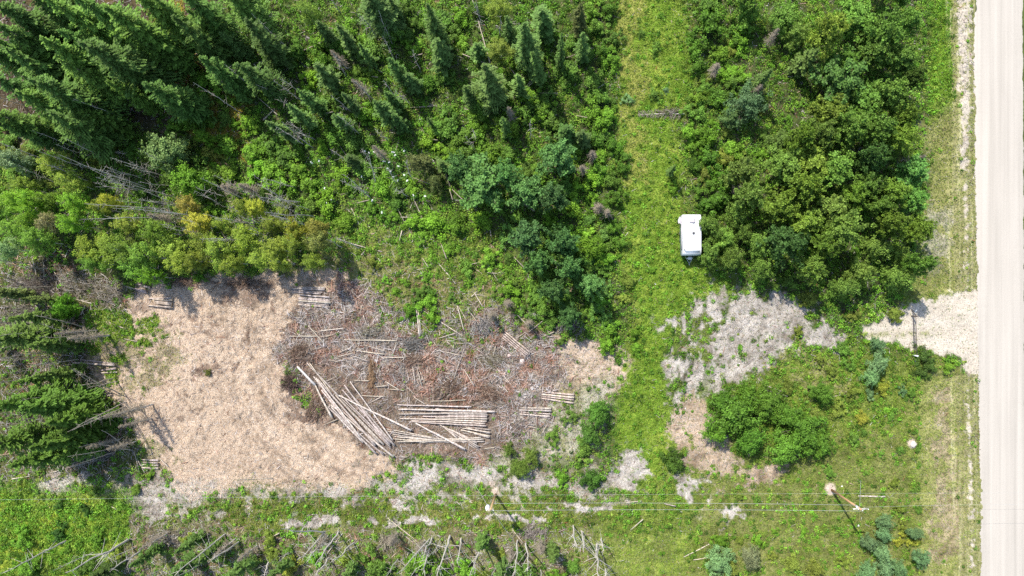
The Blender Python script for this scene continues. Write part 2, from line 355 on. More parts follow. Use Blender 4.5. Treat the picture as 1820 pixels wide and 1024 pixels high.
M_CUT = wood_mat('cut_end_wood', (.42, .29, .17), (.62, .47, .32), 14)
M_WHITEBARK = wood_mat('white_bark', (.30, .28, .25), (.58, .56, .52), 6)
M_TWIG = wood_mat('twig_wood', (.75, .75, .75), (1, 1, 1), 4, use_tint=True)

# ------------------------------------------------------------------ ground sheet
def ground_mat():
    m, n, l = mat_new('ground')
    at = n.new('ShaderNodeAttribute'); at.attribute_name = 'soil'
    tc = n.new('ShaderNodeTexCoord')
    nz = n.new('ShaderNodeTexNoise'); nz.inputs['Scale'].default_value = 5.5; nz.inputs['Detail'].default_value = 6; nz.inputs['Roughness'].default_value = .75
    l.new(tc.outputs['Object'], nz.inputs['Vector'])
    mr = n.new('ShaderNodeMapRange'); mr.inputs[1].default_value = .3; mr.inputs[2].default_value = .7; mr.inputs[3].default_value = .55; mr.inputs[4].default_value = 1.35
    l.new(nz.outputs[0], mr.inputs[0])
    vm = n.new('ShaderNodeVectorMath'); vm.operation = 'SCALE'; l.new(at.outputs['Color'], vm.inputs[0]); l.new(mr.outputs[0], vm.inputs['Scale'])
    b = n.new('ShaderNodeBsdfPrincipled'); b.inputs['Roughness'].default_value = .95; b.inputs['Specular IOR Level'].default_value = .1
    l.new(vm.outputs[0], b.inputs['Base Color'])
    bp = n.new('ShaderNodeBump'); bp.inputs['Strength'].default_value = .8; bp.inputs['Distance'].default_value = .08
    l.new(nz.outputs[0], bp.inputs['Height']); l.new(bp.outputs[0], b.inputs['Normal'])
    o = n.new('ShaderNodeOutputMaterial'); l.new(b.outputs[0], o.inputs[0])
    return m
relief = (fbm(40, 201, 4) - .5) * .35 + (fbm(9, 202, 3, .7) - .5) * .26
relief = relief * (1 - blur(road_m.astype(float), 4)) * (1 - .6 * blur((drv > .4).astype(float), 3))
relief -= .35 * np.exp(-((dd - 55) / 22) ** 2) * offd          # shallow ditch beside the road
relief += (trk - .5) * .16 * arc * np.clip(chm, 0, 1)
relief += .10 * berm * offd * (.4 + rn)
def samp(a, px, py):
    u = np.clip((px - X0) / RS, 0, RW - 1.001); v = np.clip((py - Y0) / RS, 0, RH - 1.001)
    i = v.astype(int); j = u.astype(int); fu = u - j; fv = v - i
    if a.ndim == 3: fu = fu[..., None]; fv = fv[..., None]
    return (a[i, j] * (1 - fu) + a[i, j + 1] * fu) * (1 - fv) + (a[i + 1, j] * (1 - fu) + a[i + 1, j + 1] * fu) * fv
gx = np.concatenate([[-9000, -5000, -2500, -1400, -900, -600, -420, -300, -220], np.arange(-150, 1960, 2.0), [1990, 2040, 2120, 2250, 2500, 2900, 4000, 6500, 10000]])
gy = np.concatenate([[-9000, -5000, -2500, -1400, -900, -600, -400, -250, -180], np.arange(-120, 1150, 2.0), [1180, 1220, 1300, 1450, 1700, 2200, 3500, 6000, 10000]])
GX, GY = np.meshgrid(gx, gy)
fade = np.clip(1 - (np.maximum(np.maximum(-150 - GX, GX - 1960), np.maximum(-120 - GY, GY - 1150)) / 60), 0, 1)
gz = samp(relief, GX, GY) * fade
V = np.stack([(GX - NX) * S, (NY - GY) * S, gz], -1).reshape(-1, 3)
nxg, nyg = len(gx), len(gy)
a = (np.arange(nyg - 1)[:, None] * nxg + np.arange(nxg - 1)[None]).ravel()
Fg = np.stack([a, a + nxg, a + nxg + 1, a + 1], 1)
gm = mesh_from('ground', V, [Fg], [ground_mat()], smooth=True)
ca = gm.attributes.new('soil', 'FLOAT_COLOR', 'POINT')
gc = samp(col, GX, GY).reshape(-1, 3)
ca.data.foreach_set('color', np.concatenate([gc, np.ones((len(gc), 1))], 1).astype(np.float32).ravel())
tag(link('ground', gm), kind='structure')
def gz_at(x, y):
    return float(samp(relief, np.array([x / S + NX]), np.array([NY - y / S]))[0])

# gravel road
def road_mat():
    m, n, l = mat_new('gravel_road')
    tc = n.new('ShaderNodeTexCoord')
    def noise(sc, stretch, det=5):
        mp = n.new('ShaderNodeMapping'); mp.inputs['Scale'].default_value = stretch; l.new(tc.outputs['Object'], mp.inputs[0])
        z = n.new('ShaderNodeTexNoise'); z.inputs['Scale'].default_value = sc; z.inputs['Detail'].default_value = det; z.inputs['Roughness'].default_value = .6
        l.new(mp.outputs[0], z.inputs['Vector']); return z
    a_ = noise(1.1, (1, .02, 1), 3); b_ = noise(9, (1, .8, 1)); c_ = noise(.25, (1, .3, 1), 3)
    ad = n.new('ShaderNodeMath'); ad.operation = 'MULTIPLY_ADD'; ad.inputs[1].default_value = .55; l.new(a_.outputs[0], ad.inputs[0])
    m2 = n.new('ShaderNodeMath'); m2.operation = 'MULTIPLY_ADD'; m2.inputs[1].default_value = .3; l.new(b_.outputs[0], m2.inputs[0])
    m3 = n.new('ShaderNodeMath'); m3.operation = 'MULTIPLY'; m3.inputs[1].default_value = .2; l.new(c_.outputs[0], m3.inputs[0])
    l.new(m3.outputs[0], m2.inputs[2]); l.new(m2.outputs[0], ad.inputs[2])
    cr = n.new('ShaderNodeValToRGB'); e = cr.color_ramp.elements
    e[0].position = .36; e[0].color = (.29, .262, .222, 1); e[1].position = .66; e[1].color = (.41, .37, .315, 1)
    l.new(ad.outputs[0], cr.inputs[0])
    b = n.new('ShaderNodeBsdfPrincipled'); b.inputs['Roughness'].default_value = .95; b.inputs['Specular IOR Level'].default_value = .1
    l.new(cr.outputs[0], b.inputs['Base Color'])
    bp = n.new('ShaderNodeBump'); bp.inputs['Strength'].default_value = .5; bp.inputs['Distance'].default_value = .03
    l.new(b_.outputs[0], bp.inputs['Height']); l.new(bp.outputs[0], b.inputs['Normal'])
    o = n.new('ShaderNodeOutputMaterial'); l.new(b.outputs[0], o.inputs[0])
    return m
ys = np.concatenate([[-6000, -2000, -800], np.arange(-200, 1240, 2.0), [1800, 3500, 7000]])
j1 = np.cumsum(R.normal(0, .5, len(ys))); j1 -= np.convolve(j1, np.ones(31) / 31, 'same'); j2 = np.cumsum(R.normal(0, .35, len(ys))); j2 -= np.convolve(j2, np.ones(31) / 31, 'same')
xl = ROADL(ys) + j1 + rnd(len(ys), -1.1, 1.1); xr = 1816 + np.clip((ys + 200) / 900, 0, 1.6) * 5 + j2
xs = np.linspace(0, 1, 9)[None] * (xr - xl)[:, None] + xl[:, None]
crown = np.array([.03, .07, .10, .12, .13, .12, .10, .07, .03])
V = np.stack([(xs - NX) * S, np.broadcast_to(((NY - ys) * S)[:, None], xs.shape), np.broadcast_to(crown, xs.shape)], -1).reshape(-1, 3)
a = (np.arange(len(ys) - 1)[:, None] * 9 + np.arange(8)[None]).ravel()
rm = mesh_from('gravel_road', V, [np.stack([a, a + 9, a + 10, a + 1], 1)], [road_mat()], smooth=True)
tag(link('gravel_road', rm), kind='structure')

# ------------------------------------------------------------------ ground cover ("stuff")
INF = (PX > -90) & (PX < 1900) & (PY > -90) & (PY < 1110)
def scatter(dens, n):
    d = (dens * INF).ravel(); c = np.cumsum(d); k = np.searchsorted(c, R.random(n) * c[-1])
    i = k // RW; j = k % RW
    px = X0 + (j + rnd(n, -.5, .5)) * RS; py = Y0 + (i + rnd(n, -.5, .5)) * RS
    x = (px - NX) * S; y = (NY - py) * S
    return px, py, x, y, samp(relief, px, py)
def dirs(n, zlo=-.2, zhi=.5):
    a_ = rnd(n, 0, 2 * np.pi); z = rnd(n, zlo, zhi)
    return np.stack([np.cos(a_), np.sin(a_), z], 1)
def pal(n, cs, var=.25, w=None):
    cs = np.array(cs); k = R.choice(len(cs), n, p=w)
    return cs[k] * (1 + R.normal(0, var, (n, 1))).clip(.35, 1.9)

# leafy undergrowth in mounds
def undergrowth():
    n = 25000
    px, py, x, y, z = scatter(und ** 1.2, n)
    dn = samp(und, px, py)
    r = rnd(n, .2, .6) * (.6 + .5 * np.clip(dn, 0, 1)); h = r * rnd(n, .7, 1.6)
    per = 30; N_ = n * per
    rr = np.repeat(r, per); hh = np.repeat(h, per)
    d = unit(R.normal(0, 1, (N_, 3))); d[:, 2] = abs(d[:, 2])
    rad = rnd(N_, .55, 1.05)
    C = np.stack([np.repeat(x, per) + d[:, 0] * rr * rad, np.repeat(y, per) + d[:, 1] * rr * rad, np.repeat(z, per) + .03 + d[:, 2] * hh * rad], 1)
    nr = unit(d + R.normal(0, .55, (N_, 3)))
    # colour by place: dark wood, lush middle, olive left band
    base = pal(n, [(.09, .20, .018), (.12, .27, .022), (.165, .30, .03), (.07, .145, .018), (.18, .25, .035)], .2)
    lush = samp(.5 * fbm(120, 301) + .5 * fbm(24, 302, 3, .7), px, py)[:, None]
    base = base * (.5 + .95 * lush)
    t = np.repeat(base, per, 0) * (1 + R.normal(0, .22, (N_, 1))).clip(.4, 1.7)
    b = MB(); b.leaves(C, dirs(N_, -.3, .3), nr, rnd(N_, .13, .24), rnd(N_, .09, .15), t)
    o = link('undergrowth', b.mesh('undergrowth', [M_LEAF])); tag(o, 'lush green leafy undergrowth covering the forest floor', 'undergrowth', kind='stuff')
undergrowth()
def grass():
    n = 300000
    px, py, x, y, z = scatter(gra, n)
    g = samp(col, px, py)
    L = rnd(n, .12, .34)
    ax = dirs(n, .15, 1.0)
    C = np.stack([x, y, z + .04 + L * .25], 1)
    green = pal(n, [(.12, .23, .014), (.17, .28, .02), (.28, .31, .045), (.085, .16, .014)], .2)
    cl = samp(fbm(11, 321, 3, .8), px, py)[:, None]; z = z + .16 * cl[:, 0]
    green = green * (.5 + 1.0 * cl)
    t = (.5 * green + .55 * g * (1 + R.normal(0, .25, (n, 1)))).clip(.01, .6)
    b = MB(); b.leaves(C, ax, R.normal(0, 1, (n, 3)) + (0, 0, 1.2), L, rnd(n, .05, .11), t)
    o = link('grass', b.mesh('grass', [M_GRASS])); tag(o, 'green and straw coloured grass blades growing along the cut line and verges', 'grass', kind='stuff')
grass()
def chips():
    n = 170000
    px, py, x, y, z = scatter(chp, n)
    t = pal(n, [(.48, .365, .26), (.56, .455, .345), (.40, .285, .195), (.25, .16, .11), (.46, .33, .24), (.56, .47, .38)], .12, [.26, .24, .2, .1, .12, .08])
    t = t * (.84 + .22 * samp(N, px, py))[:, None]
    dk = samp(col, px, py).mean(1)[:, None] / .232
    t = t * (dk ** 1.05).clip(.35, 1.12)
    b = MB(); b.leaves(np.stack([x, y, z + rnd(n, .01, .05)], 1), dirs(n, -.15, .15), R.normal(0, .35, (n, 3)) + (0, 0, 1), rnd(n, .06, .24), rnd(n, .025, .06), t)
    o = link('wood_chips', b.mesh('wood_chips', [M_DRY])); tag(o, 'pinkish tan wood chips spread over the cleared ground', 'wood chips', kind='stuff')
chips()
def litter():
    n = 150000
    px, py, x, y, z = scatter(lit, n)
    t = pal(n, [(.39, .36, .32), (.29, .255, .22), (.49, .455, .41), (.17, .125, .09), (.36, .29, .22)], .15) * (samp(col, px, py).mean(1)[:, None] / .28).clip(.3, 1.15)
    b = MB(); b.leaves(np.stack([x, y, z + rnd(n, .01, .06)], 1), dirs(n, -.2, .2), R.normal(0, .4, (n, 3)) + (0, 0, 1), rnd(n, .07, .2), rnd(n, .05, .11), t)
    o = link('leaf_litter', b.mesh('leaf_litter', [M_DRY])); tag(o, 'grey and pale brown dead leaves littering the open ground', 'leaf litter', kind='stuff')
litter()
def twigs():
    n = 56000
    px, py, x, y, z = scatter(twg, n)
    dn = samp(twg, px, py)
    L = rnd(n, .25, 1.3) * (.6 + .5 * np.clip(dn / 3, 0, 1)); ax = unit(dirs(n, -.15, .22))
    t = pal(n, [(.46, .42, .40), (.36, .32, .29), (.26, .21, .165), (.13, .10, .075), (.28, .20, .14), (.20, .085, .055)], .18, [.22, .22, .22, .16, .1, .08])
    loc = samp(fbm(22, 611, 3, .7), px, py)[:, None]; red = np.clip((samp(fbm(24, 612, 3, .7), px, py) - .55) * 5, 0, 1)[:, None]
    t = t * (.62 + .95 * loc) * (1 + red * (np.array([[1.05, .72, .58]]) - 1))
    C = np.stack([x, y, z + .05 + R.random(n) ** 2 * .35 * np.clip(dn / 3, .2, 1)], 1)
    b = MB(); w = rnd(n, .012, .042)
    u = np.cross(ax, (0, 0, 1)); u = unit(u); v = np.cross(ax, u)
    c3 = [(0, 1.0), (.87, -.5), (-.87, -.5)]
    a_ = C - ax * L[:, None] / 2; e = C + ax * L[:, None] / 2
    vs_ = [p + (u * cx + v * cy) * (w * k)[:, None] for p, k in ((a_, 1), (e, .4)) for cx, cy in c3]
    Vt = np.stack(vs_, 1).reshape(-1, 3); base = np.arange(n) * 6
    for q in ((0, 1, 4, 3), (1, 2, 5, 4), (2, 0, 3, 5)):
        b.V.append(Vt if q[0] == 0 else np.zeros((0, 3))); b.F.append(base[:, None] + np.array(q)); b.M.append(0); b.T.append(t)
    o = link('slash_debris', b.mesh('slash_debris', [M_TWIG])); tag(o, 'tangled grey and reddish brown branches left as logging slash', 'slash', kind='stuff')
twigs()

# ------------------------------------------------------------------ tree kinds
def jitter_line(p0, p1, n, amp):
    t = np.linspace(0, 1, n)[:, None]; p = np.asarray(p0) * (1 - t) + np.asarray(p1) * t
    off = np.cumsum(R.normal(0, amp, (n, 3)), 0); off -= t * off[-1]; off[:, 2] *= .3
    return p + off
def spruce_mesh(h, r, seed, full=1.0, nb=9):
    b = MB(); t = MB()
    t.tube([(0, 0, -.15), (0.03, 0, h * .5), (0, 0, h)], [.012 * h + .03, .008 * h, .015], 6)
    z = h * .12
    Cs, As, Ns, Ls, Ws, Ts = [], [], [], [], [], []
    asym = rnd(12, .6, 1.25)
    while z < h * .985:
        f = (z / h)
        prof = (1 - f ** 1.7) ** .85 * (.75 + min(f, .3) * .8)
        R0 = r * prof * rnd(1, .8, 1.15)[0] + .08
        k = max(4, int(nb * (.5 + .6 * (1 - f))))
        for q in range(k):
            if R.random() > full: continue
            a_ = q / k * 2 * np.pi + R.normal(0, .45)
            L = R0 * asym[int((a_ % (2 * np.pi)) / (2 * np.pi) * 12) % 12] * R.uniform(.5, 1.2)
            ns = max(3, int(L / .15)); s_ = (np.arange(ns) + .6) / ns
            droop = -.28 * L * s_ + .16 * L * s_ ** 3
            dx, dy = np.cos(a_), np.sin(a_)
            for side in (-1, 0, 1):
                sw = .24 * L * (1 - s_ * .65) * side
                c = np.stack([dx * L * s_ - dy * sw, dy * L * s_ + dx * sw, z + droop + R.normal(0, .05, ns) - abs(side) * .07], 1)
                ax = np.tile([dx - dy * side * .7, dy + dx * side * .7, -.15 + .25 * (side == 0)], (ns, 1)) + R.normal(0, .2, (ns, 3))
                nr = np.tile([dx * .35, dy * .35, 1.], (ns, 1)) + R.normal(0, .35, (ns, 3))
                Cs.append(c); As.append(ax); Ns.append(nr)
                Ls.append(rnd(ns, .26, .46)); Ws.append(rnd(ns, .14, .24))
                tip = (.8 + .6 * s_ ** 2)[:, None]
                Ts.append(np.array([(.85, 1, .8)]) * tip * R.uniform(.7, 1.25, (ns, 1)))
        z += R.uniform(.2, .62)  * (.65 + .35 * (1 - f))
    b.leaves(np.concatenate(Cs), np.concatenate(As), np.concatenate(Ns), np.concatenate(Ls), np.concatenate(Ws), np.concatenate(Ts))
    return t.mesh('trunk', [M_BARK]), b.mesh('crown', [M_NEEDLE])
def limb_points(h, r, z0, nl):
    """limb tips inside a rounded crown"""
    out = []
    for k in range(nl):
        a_ = k * 2.4 + R.normal(0, .4); f = (k + .5) / nl
        zz = z0 + (h - z0) * (f ** .8) * R.uniform(.85, 1.0)
        rr = r * math.sin(math.pi * min(.97, .22 + .72 * f)) ** .7 * R.uniform(.55, 1.05)
        out.append((math.cos(a_) * rr, math.sin(a_) * rr, zz))
    return np.array(out)
def broadleaf_mesh(h, r, z0, nl, clumps, per, lsz, cr, star=.0, trunkr=.09, mat=None):
    t = MB()
    t.tube(jitter_line((0, 0, -.15), (0, 0, h * .9), 6, .05), np.linspace(trunkr, .02, 6), 6)
    tips = limb_points(h, r, z0, nl)
    for p in tips:
        s = np.array([0, 0, p[2] * .62])
        t.tube(jitter_line(s, p, 4, .05), np.linspace(trunkr * .35, .012, 4), 4)
    b = MB()
    k = R.integers(0, nl, clumps)
    s_ = R.uniform(.35, 1.05, (clumps, 1))
    root = np.stack([np.zeros(clumps), np.zeros(clumps), tips[k, 2] * .72], 1)
    cc = root + (tips[k] - root) * s_ + R.normal(0, r * .13, (clumps, 3))
    cc[:, 2] = np.minimum(cc[:, 2], h * 1.03)
    N_ = clumps * per
    d = unit(R.normal(0, 1, (N_, 3))); C = np.repeat(cc, per, 0) + d * rnd(N_, .3, 1)[:, None] * cr * np.repeat(R.uniform(.6, 1.3, clumps), per)[:, None] * (1, 1, .7)
    outw = unit(np.repeat(unit(cc - (0, 0, h * .5)), per, 0) * .7 + d * .7 + (0, 0, .55))
    nr = unit(outw + R.normal(0, .45, (N_, 3)))
    ax = np.cross(nr, R.normal(0, 1, (N_, 3))) * (1 - star) + d * star
    t_ = np.repeat(R.uniform(.72, 1.25, clumps), per)[:, None] * (1 + R.normal(0, .2, (N_, 1))).clip(.5, 1.6) * np.ones((1, 3))
    b.leaves(C, ax, nr, rnd(N_, .8, 1.25) * lsz, rnd(N_, .5, .75) * lsz, t_)
    return t.mesh('trunk', [mat or M_BARK]), b.mesh('crown', [M_LEAF])
def shrub_mesh(r, h, seed, lsz=.16, lobes=7, n=2300):
    b = MB()
    lobes = lobes * 3; el = R.uniform(.3, .62)
    lc = np.stack([R.normal(0, r * .55, lobes), R.normal(0, r * el, lobes), R.uniform(h * .2, h * .8, lobes)], 1)
    lc[:, 2] *= np.exp(-(lc[:, 0] ** 2 + lc[:, 1] ** 2) / r ** 2 * .4)
    for p in lc: b.tube(jitter_line((p[0] * .2, p[1] * .2, -.1), p, 4, .03), [.03, .025, .02, .01], 4, m=1, tint=(1, 1, 1))
    k = R.integers(0, lobes, n); lr = R.uniform(.12, .34, lobes) * r
    d = unit(R.normal(0, 1, (n, 3))); d[:, 2] = np.where(R.random(n) < .8, abs(d[:, 2]), d[:, 2])
    C = lc[k] + d * (lr[k] * (rnd(n, .45, 1.1) + (R.random(n) < .12) * .6))[:, None] * (1, 1, 1.0); C[:, 2] = np.maximum(C[:, 2], .05)
    nr = unit(d + (0, 0, .4) + R.normal(0, .5, (n, 3)))
    tl = R.uniform(.65, 1.3, lobes)
    t = (tl[k] * (1 + R.normal(0, .25, n)).clip(.4, 1.7))[:, None] * np.ones((1, 3))
    b.leaves(C, dirs(n), nr, rnd(n, .8, 1.25) * lsz, rnd(n, .5, .75) * lsz, t)
    return b.mesh('shrub', [M_LEAF, M_BARK])
def snag_mesh(h, r0, tw, seed):
    """dead standing stem along +Z with short broken twigs towards the top"""
    b = MB(); m_ = 9
    pts = jitter_line((0, 0, -.15), (0, 0, h), m_, .07)
    b.tube(pts, np.linspace(r0, r0 * .3, m_), 6)
    zz = np.linspace(0, 1, m_)
    for k in range(tw):
        f = R.uniform(.3, .98); p = np.array([np.interp(f, zz, pts[:, i]) for i in range(3)])
        L = (1.15 - f) * h * .16 * R.uniform(.4, 1.3) + .2; a_ = R.uniform(0, 6.28)
        e = p + np.array([math.cos(a_) * L, math.sin(a_) * L, R.uniform(-.1, .5) * L])
        b.tube(jitter_line(p, e, 3, .04), [.022, .016, .008], 3)
    return b.mesh('snag', [M_GREY])
def dead_spruce_mesh(h, r, seed):
    t = MB(); t.tube(jitter_line((0, 0, -.15), (0, 0, h), 6, .04), np.linspace(.1, .02, 6), 6)
    b = MB(); z = h * .2
    while z < h * .98:
        f = z / h
        for q in range(6):
            a_ = R.uniform(0, 6.28); L = r * (1.05 - f) ** .7 * R.uniform(.5, 1.1)
            p = np.array([0, 0, z]); e = np.array([math.cos(a_) * L, math.sin(a_) * L, z - L * .25])
            b.tube(jitter_line(p, e, 3, .03), [.02, .014, .006], 3, tint=(.20, .175, .14))
            ns = 7; s_ = rnd(ns, .3, 1)[:, None]; c = p + (e - p) * s_
            b.leaves(c, np.tile(e - p, (ns, 1)) + R.normal(0, .4, (ns, 3)), R.normal(0, 1, (ns, 3)) + (0, 0, .5), rnd(ns, .15, .4), .035, np.tile([(.21, .175, .125)], (ns, 1)) * R.uniform(.6, 1.4, (ns, 1)))
        z += .3
    return t.mesh('trunk', [M_GREY]), b.mesh('crown', [M_DRY])

BIG_SPRUCE = [spruce_mesh(16, 2.75, k, .82, 9) for k in range(4)]
MID_SPRUCE = [spruce_mesh(9, 1.45, k, .88, 8) for k in range(4)]
POPLAR = [broadleaf_mesh(8, 2.4, 2.6, 20, 310, 24, .27, .34, .6) for k in range(5)]
BIRCH = [broadleaf_mesh(8, 1.7, 3.2, 15, 240, 24, .15, .36, .1, .055, M_WHITEBARK) for k in range(4)]
SHRUB = [shrub_mesh(1.25, 1.9, k, .17, R.integers(6, 10), 2600) for k in range(7)]
WILLOW = [broadleaf_mesh(4.5, 2.2, .8, 18, 240, 26, .19, .4, .2, .06) for k in range(4)]
SNAG = [snag_mesh(11, .1, 13, k) for k in range(6)]
BARE = [broadleaf_mesh.__call__ if False else snag_mesh(5, .05, 60, k) for k in range(2)]
DEADSP = [dead_spruce_mesh(9, 1.1, k) for k in range(3)]

PLANTS = []   # (object, kind word, look words, category, px, py) labelled together at the end
def plant(meshes, name, px, py, hpx, h, h0, r, r0, color, look, kindw, cat, group, lean=(0, 0), crown_name='crown'):
    x, y = W(px, py, hpx)
    var = meshes[R.integers(len(meshes))]
    z = gz_at(x, y)
    if isinstance(var, tuple):
        o = bpy.data.objects.new(name, None); COL.objects.link(o); o.empty_display_size = .5
        t = link('trunk', var[0], o); c = link(crown_name, var[1], o); c.color = (*color, 1)
        t.color = (1, 1, 1, 1)
    else:
        o = link(name, var); o.color = (*color, 1)
    o.location = (x, y, z); s = r / r0
    o.scale = (s * R.uniform(.92, 1.08), s * R.uniform(.92, 1.08), h / h0)
    o.rotation_euler = (lean[0] + R.normal(0, .03), lean[1] + R.normal(0, .03), R.uniform(0, 6.28))
    tag(o, None, cat, group)
    PLANTS.append((o, kindw, look, cat, px, py))
    return o
def vary(c, v=.14):
    c = (c[0] * .90, c[1] * .88, c[2] * (.6 if c[2] < .09 else .75))
    k = 1 + R.normal(0, v); return tuple(float(np.clip(q * k * (1 + R.normal(0, .035)), .01, .9)) for q in c)
# ---- colours (real-world leaf albedo)
G_SPR, G_SPRB, G_SPRL = (.10, .165, .055), (.105, .16, .065), (.12, .19, .05)
G_PALE = (.15, .19, .085)
G_POP, G_POPD = (.115, .235, .06), (.095, .20, .075)
G_BRI, G_OLI, G_YEL = (.14, .28, .035), (.175, .235, .05), (.25, .285, .05)
G_BLUE = (.15, .26, .115); G_MID = (.12, .225, .045)

def spruce(px, py, h, w=1.0, c=G_SPR, big=None, look=None, top=True):
    """px,py: where the tip shows"""
    big = h > 11 if big is None else big
    look = look or ('tall dark green' if h > 13 else 'slender dark green' if w < .8 else 'bushy green')
    if big: plant(BIG_SPRUCE, 'spruce_tree', px, py, h, h, 16, 2.0 * w * (h / 16) ** .5, 2.2, vary(c), look, 'spruce', 'spruce tree', 'spruce trees of the wood')
    else: plant(MID_SPRUCE, 'spruce_tree', px, py, h, h, 9, 1.35 * w * (h / 9) ** .6, 1.35, vary(c), look, 'spruce', 'spruce tree', 'spruce trees of the wood')
def poplar(px, py, rp, h=8, c=G_POP, look='leafy dark green'):
    r = rp * S * 1.06 * (H - h * .8) / H; plant(POPLAR, 'poplar_tree', px, py, h * .8, h, 8, r, 2.4, vary(c, .19), look, 'poplar', 'poplar tree', 'broadleaf poplar trees')
def birch(px, py, rp, h=8, c=G_OLI, look='feathery olive green'):
    c = (c[0] * 1.42, c[1] * 1.38, c[2] * 1.2)
    r = rp * S * (H - h * .8) / H; plant(BIRCH, 'birch_tree', px, py, h * .8, h, 8, r, 1.7, vary(c, .12), look, 'young birch', 'birch tree', 'young birch trees')
def willow(px, py, rp, h=3.6, c=G_BRI, look='rounded bright green'):
    r = rp * S * (H - h * .7) / H; plant(WILLOW, 'willow_tree', px, py, h * .7, h, 4.5, r, 2.2, vary(c, .1), look, 'willow', 'willow tree', 'rounded willow trees')
def shrub(px, py, rp, h=None, c=G_MID, look=None):
    if look is None: look = 'bright green' if c[1] > .2 else 'yellow-green' if c[0] > .18 else 'blue-green' if c[2] > .08 else 'olive green' if c[0] > .12 else 'mid green'
    r = rp * S * .97; h = h or max(.6, r * 1.3); plant(SHRUB, 'shrub', px, py, h * .6, h, 1.9, r, 1.25, vary(c, .12), look, 'shrub', 'shrub', 'shrubs of the understorey')

# ---- hand placed, read from the photograph
for a_ in [(-18, -8, 17, 1), (185, 10, 18, 1.25), (128, 60, 18, 1.15), (60, 75, 17, 1.1), (-8, 75, 16, 1), (0, 98, 16, 1), (45, 135, 16, 1.1), (22, 165, 14, 1.05), (-12, 12, 17, 1),
           (95, 30, 15, .9), (75, -22, 18, 1.1), (140, -18, 18, 1), (215, -25, 17, 1), (290, -30, 17, 1), (180, 142, 11.5, .8), (-30, 130, 16, 1), (110, 105, 15, .8), (235, 60, 13, .8),
           (-25, 40, 17, 1.1), (30, -10, 17, 1), (-40, 190, 15, 1), (-10, 215, 13, .9), (150, 195, 9, 1.1), (335, 18, 12, .85), (385, -30, 14, 1), (265, -5, 14, .8)]:
    spruce(*a_, c=(.13, .20, .055) if R.random() < .5 else G_SPR)
for a_ in [(420, 38, 13, 1.0), (425, 115, 11.5, .9), (650, -22, 12, 1.3), (757, 17, 11.5, .75), (768, 75, 8, 1.35), (635, 80, 7.5, .75), (555, 114, 9, 1.15), (605, 166, 8, .85), (669, 178, 9.5, 1.0),
           (688, 162, 7, .9), (525, 155, 10, .9), (505, 188, 9.5, .9), (757, 206, 5, .6), (965, 12, 8, 1.7), (994, 65, 11, .55), (1040, 52, 10, .75), (845, 76, 5, 1.4),
           (1010, 225, 6, 1.3), (1035, 235, 6, 1.2), (620, 278, 4.5, 1.3), (830, 150, 8, 1.0), (720, 130, 6, 1.2), (590, 200, 8, .9), (900, 30, 9, .8), (470, 210, 9, .9), (700, 205, 7, .9), (560, 40, 7, .9)]:
    spruce(*a_, c=G_SPRB)
for a_ in [(860, 122, 12, 1.15), (928, 45, 13.5, 1.1), (955, 90, 11, .8), (1370, 120, 8, .9), (1450, 85, 8, 1.1), (1200, 295, 5, .7), (780, 285, 5, 1.2)]:
    spruce(*a_, c=(.11, .155, .065), look='pale grey-green')
spruce(1030, 5, 9, 1.0, (.10, .10, .05), look='brownish thin-needled')
for a_ in [(30, 735, 13, 1.2), (75, 750, 11.5, 1.1), (50, 790, 12, 1.2), (105, 775, 9, 1.2), (15, 820, 12, 1.1), (90, 820, 9, 1.1), (-30, 720, 14, 1), (-40, 800, 14, 1), (25, 680, 9, .9)]:
    spruce(*a_, c=(.105, .165, .04), look='bright-tipped green')
for a_ in [(50, 615, 9, 1.0), (10, 560, 11, .9), (-20, 600, 12, 1), (60, 670, 9, .8)]: spruce(*a_, c=(.11, .15, .05), look='sparse olive-green')
for a_ in [(850, 985, 7, .8), (980, 1000, 6, .8), (230, 1005, 7, .9), (310, 985, 7, .9), (350, 1002, 7, 1), (290, 1030, 8, 1), (400, 1030, 8, 1), (140, 1040, 8, .9), (470, 1035, 8, .8), (890, 1040, 8, .9), (600, 1045, 8, .9)]:
    spruce(*a_, c=(.10, .15, .055), look='short grey-green')
# poplars
for a_ in [(855, 320, 46), (820, 300, 28), (990, 275, 33), (935, 340, 34), (985, 345, 28), (900, 305, 24), (940, 418, 30), (1000, 432, 28), (1012, 475, 24), (960, 465, 24), (1050, 505, 22), (985, 515, 24), (1010, 560, 22, 6)]:
    poplar(*a_, c=G_POPD, look='large dark green star-leaved' if a_[2] > 40 else 'dark green star-leaved')
for a_ in [(1400, 290, 38), (1450, 285, 36), (1500, 300, 36), (1440, 335, 32), (1560, 280, 26), (1630, 300, 30), (1600, 340, 28), (1388, 370, 34), (1440, 392, 30), (1485, 365, 30), (1522, 350, 26),
           (1510, 405, 34), (1398, 432, 34), (1442, 480, 26), (1600, 400, 26), (1640, 412, 28), (1335, 350, 30), (1320, 305, 30),
           (1530, 28, 34), (1580, 45, 34), (1480, 50, 30), (1622, 35, 26), (1500, 140, 46), (1560, 90, 30), (1610, 95, 28), (1545, 175, 34), (1480, 190, 30), (1595, 165, 30), (1612, 235, 28),
           (1425, 245, 26), (1525, 225, 34), (1650, 470, 20), (1570, 360, 26), (1575, 225, 28), (1460, 235, 28), (1630, 130, 22), (1620, 200, 22), (1550, 320, 28), (1470, 435, 28)]:
    poplar(*a_, h=R.uniform(6.5, 11), c=[(.12, .225, .05), (.155, .25, .045), (.09, .19, .055), (.13, .21, .05)][R.integers(4)])
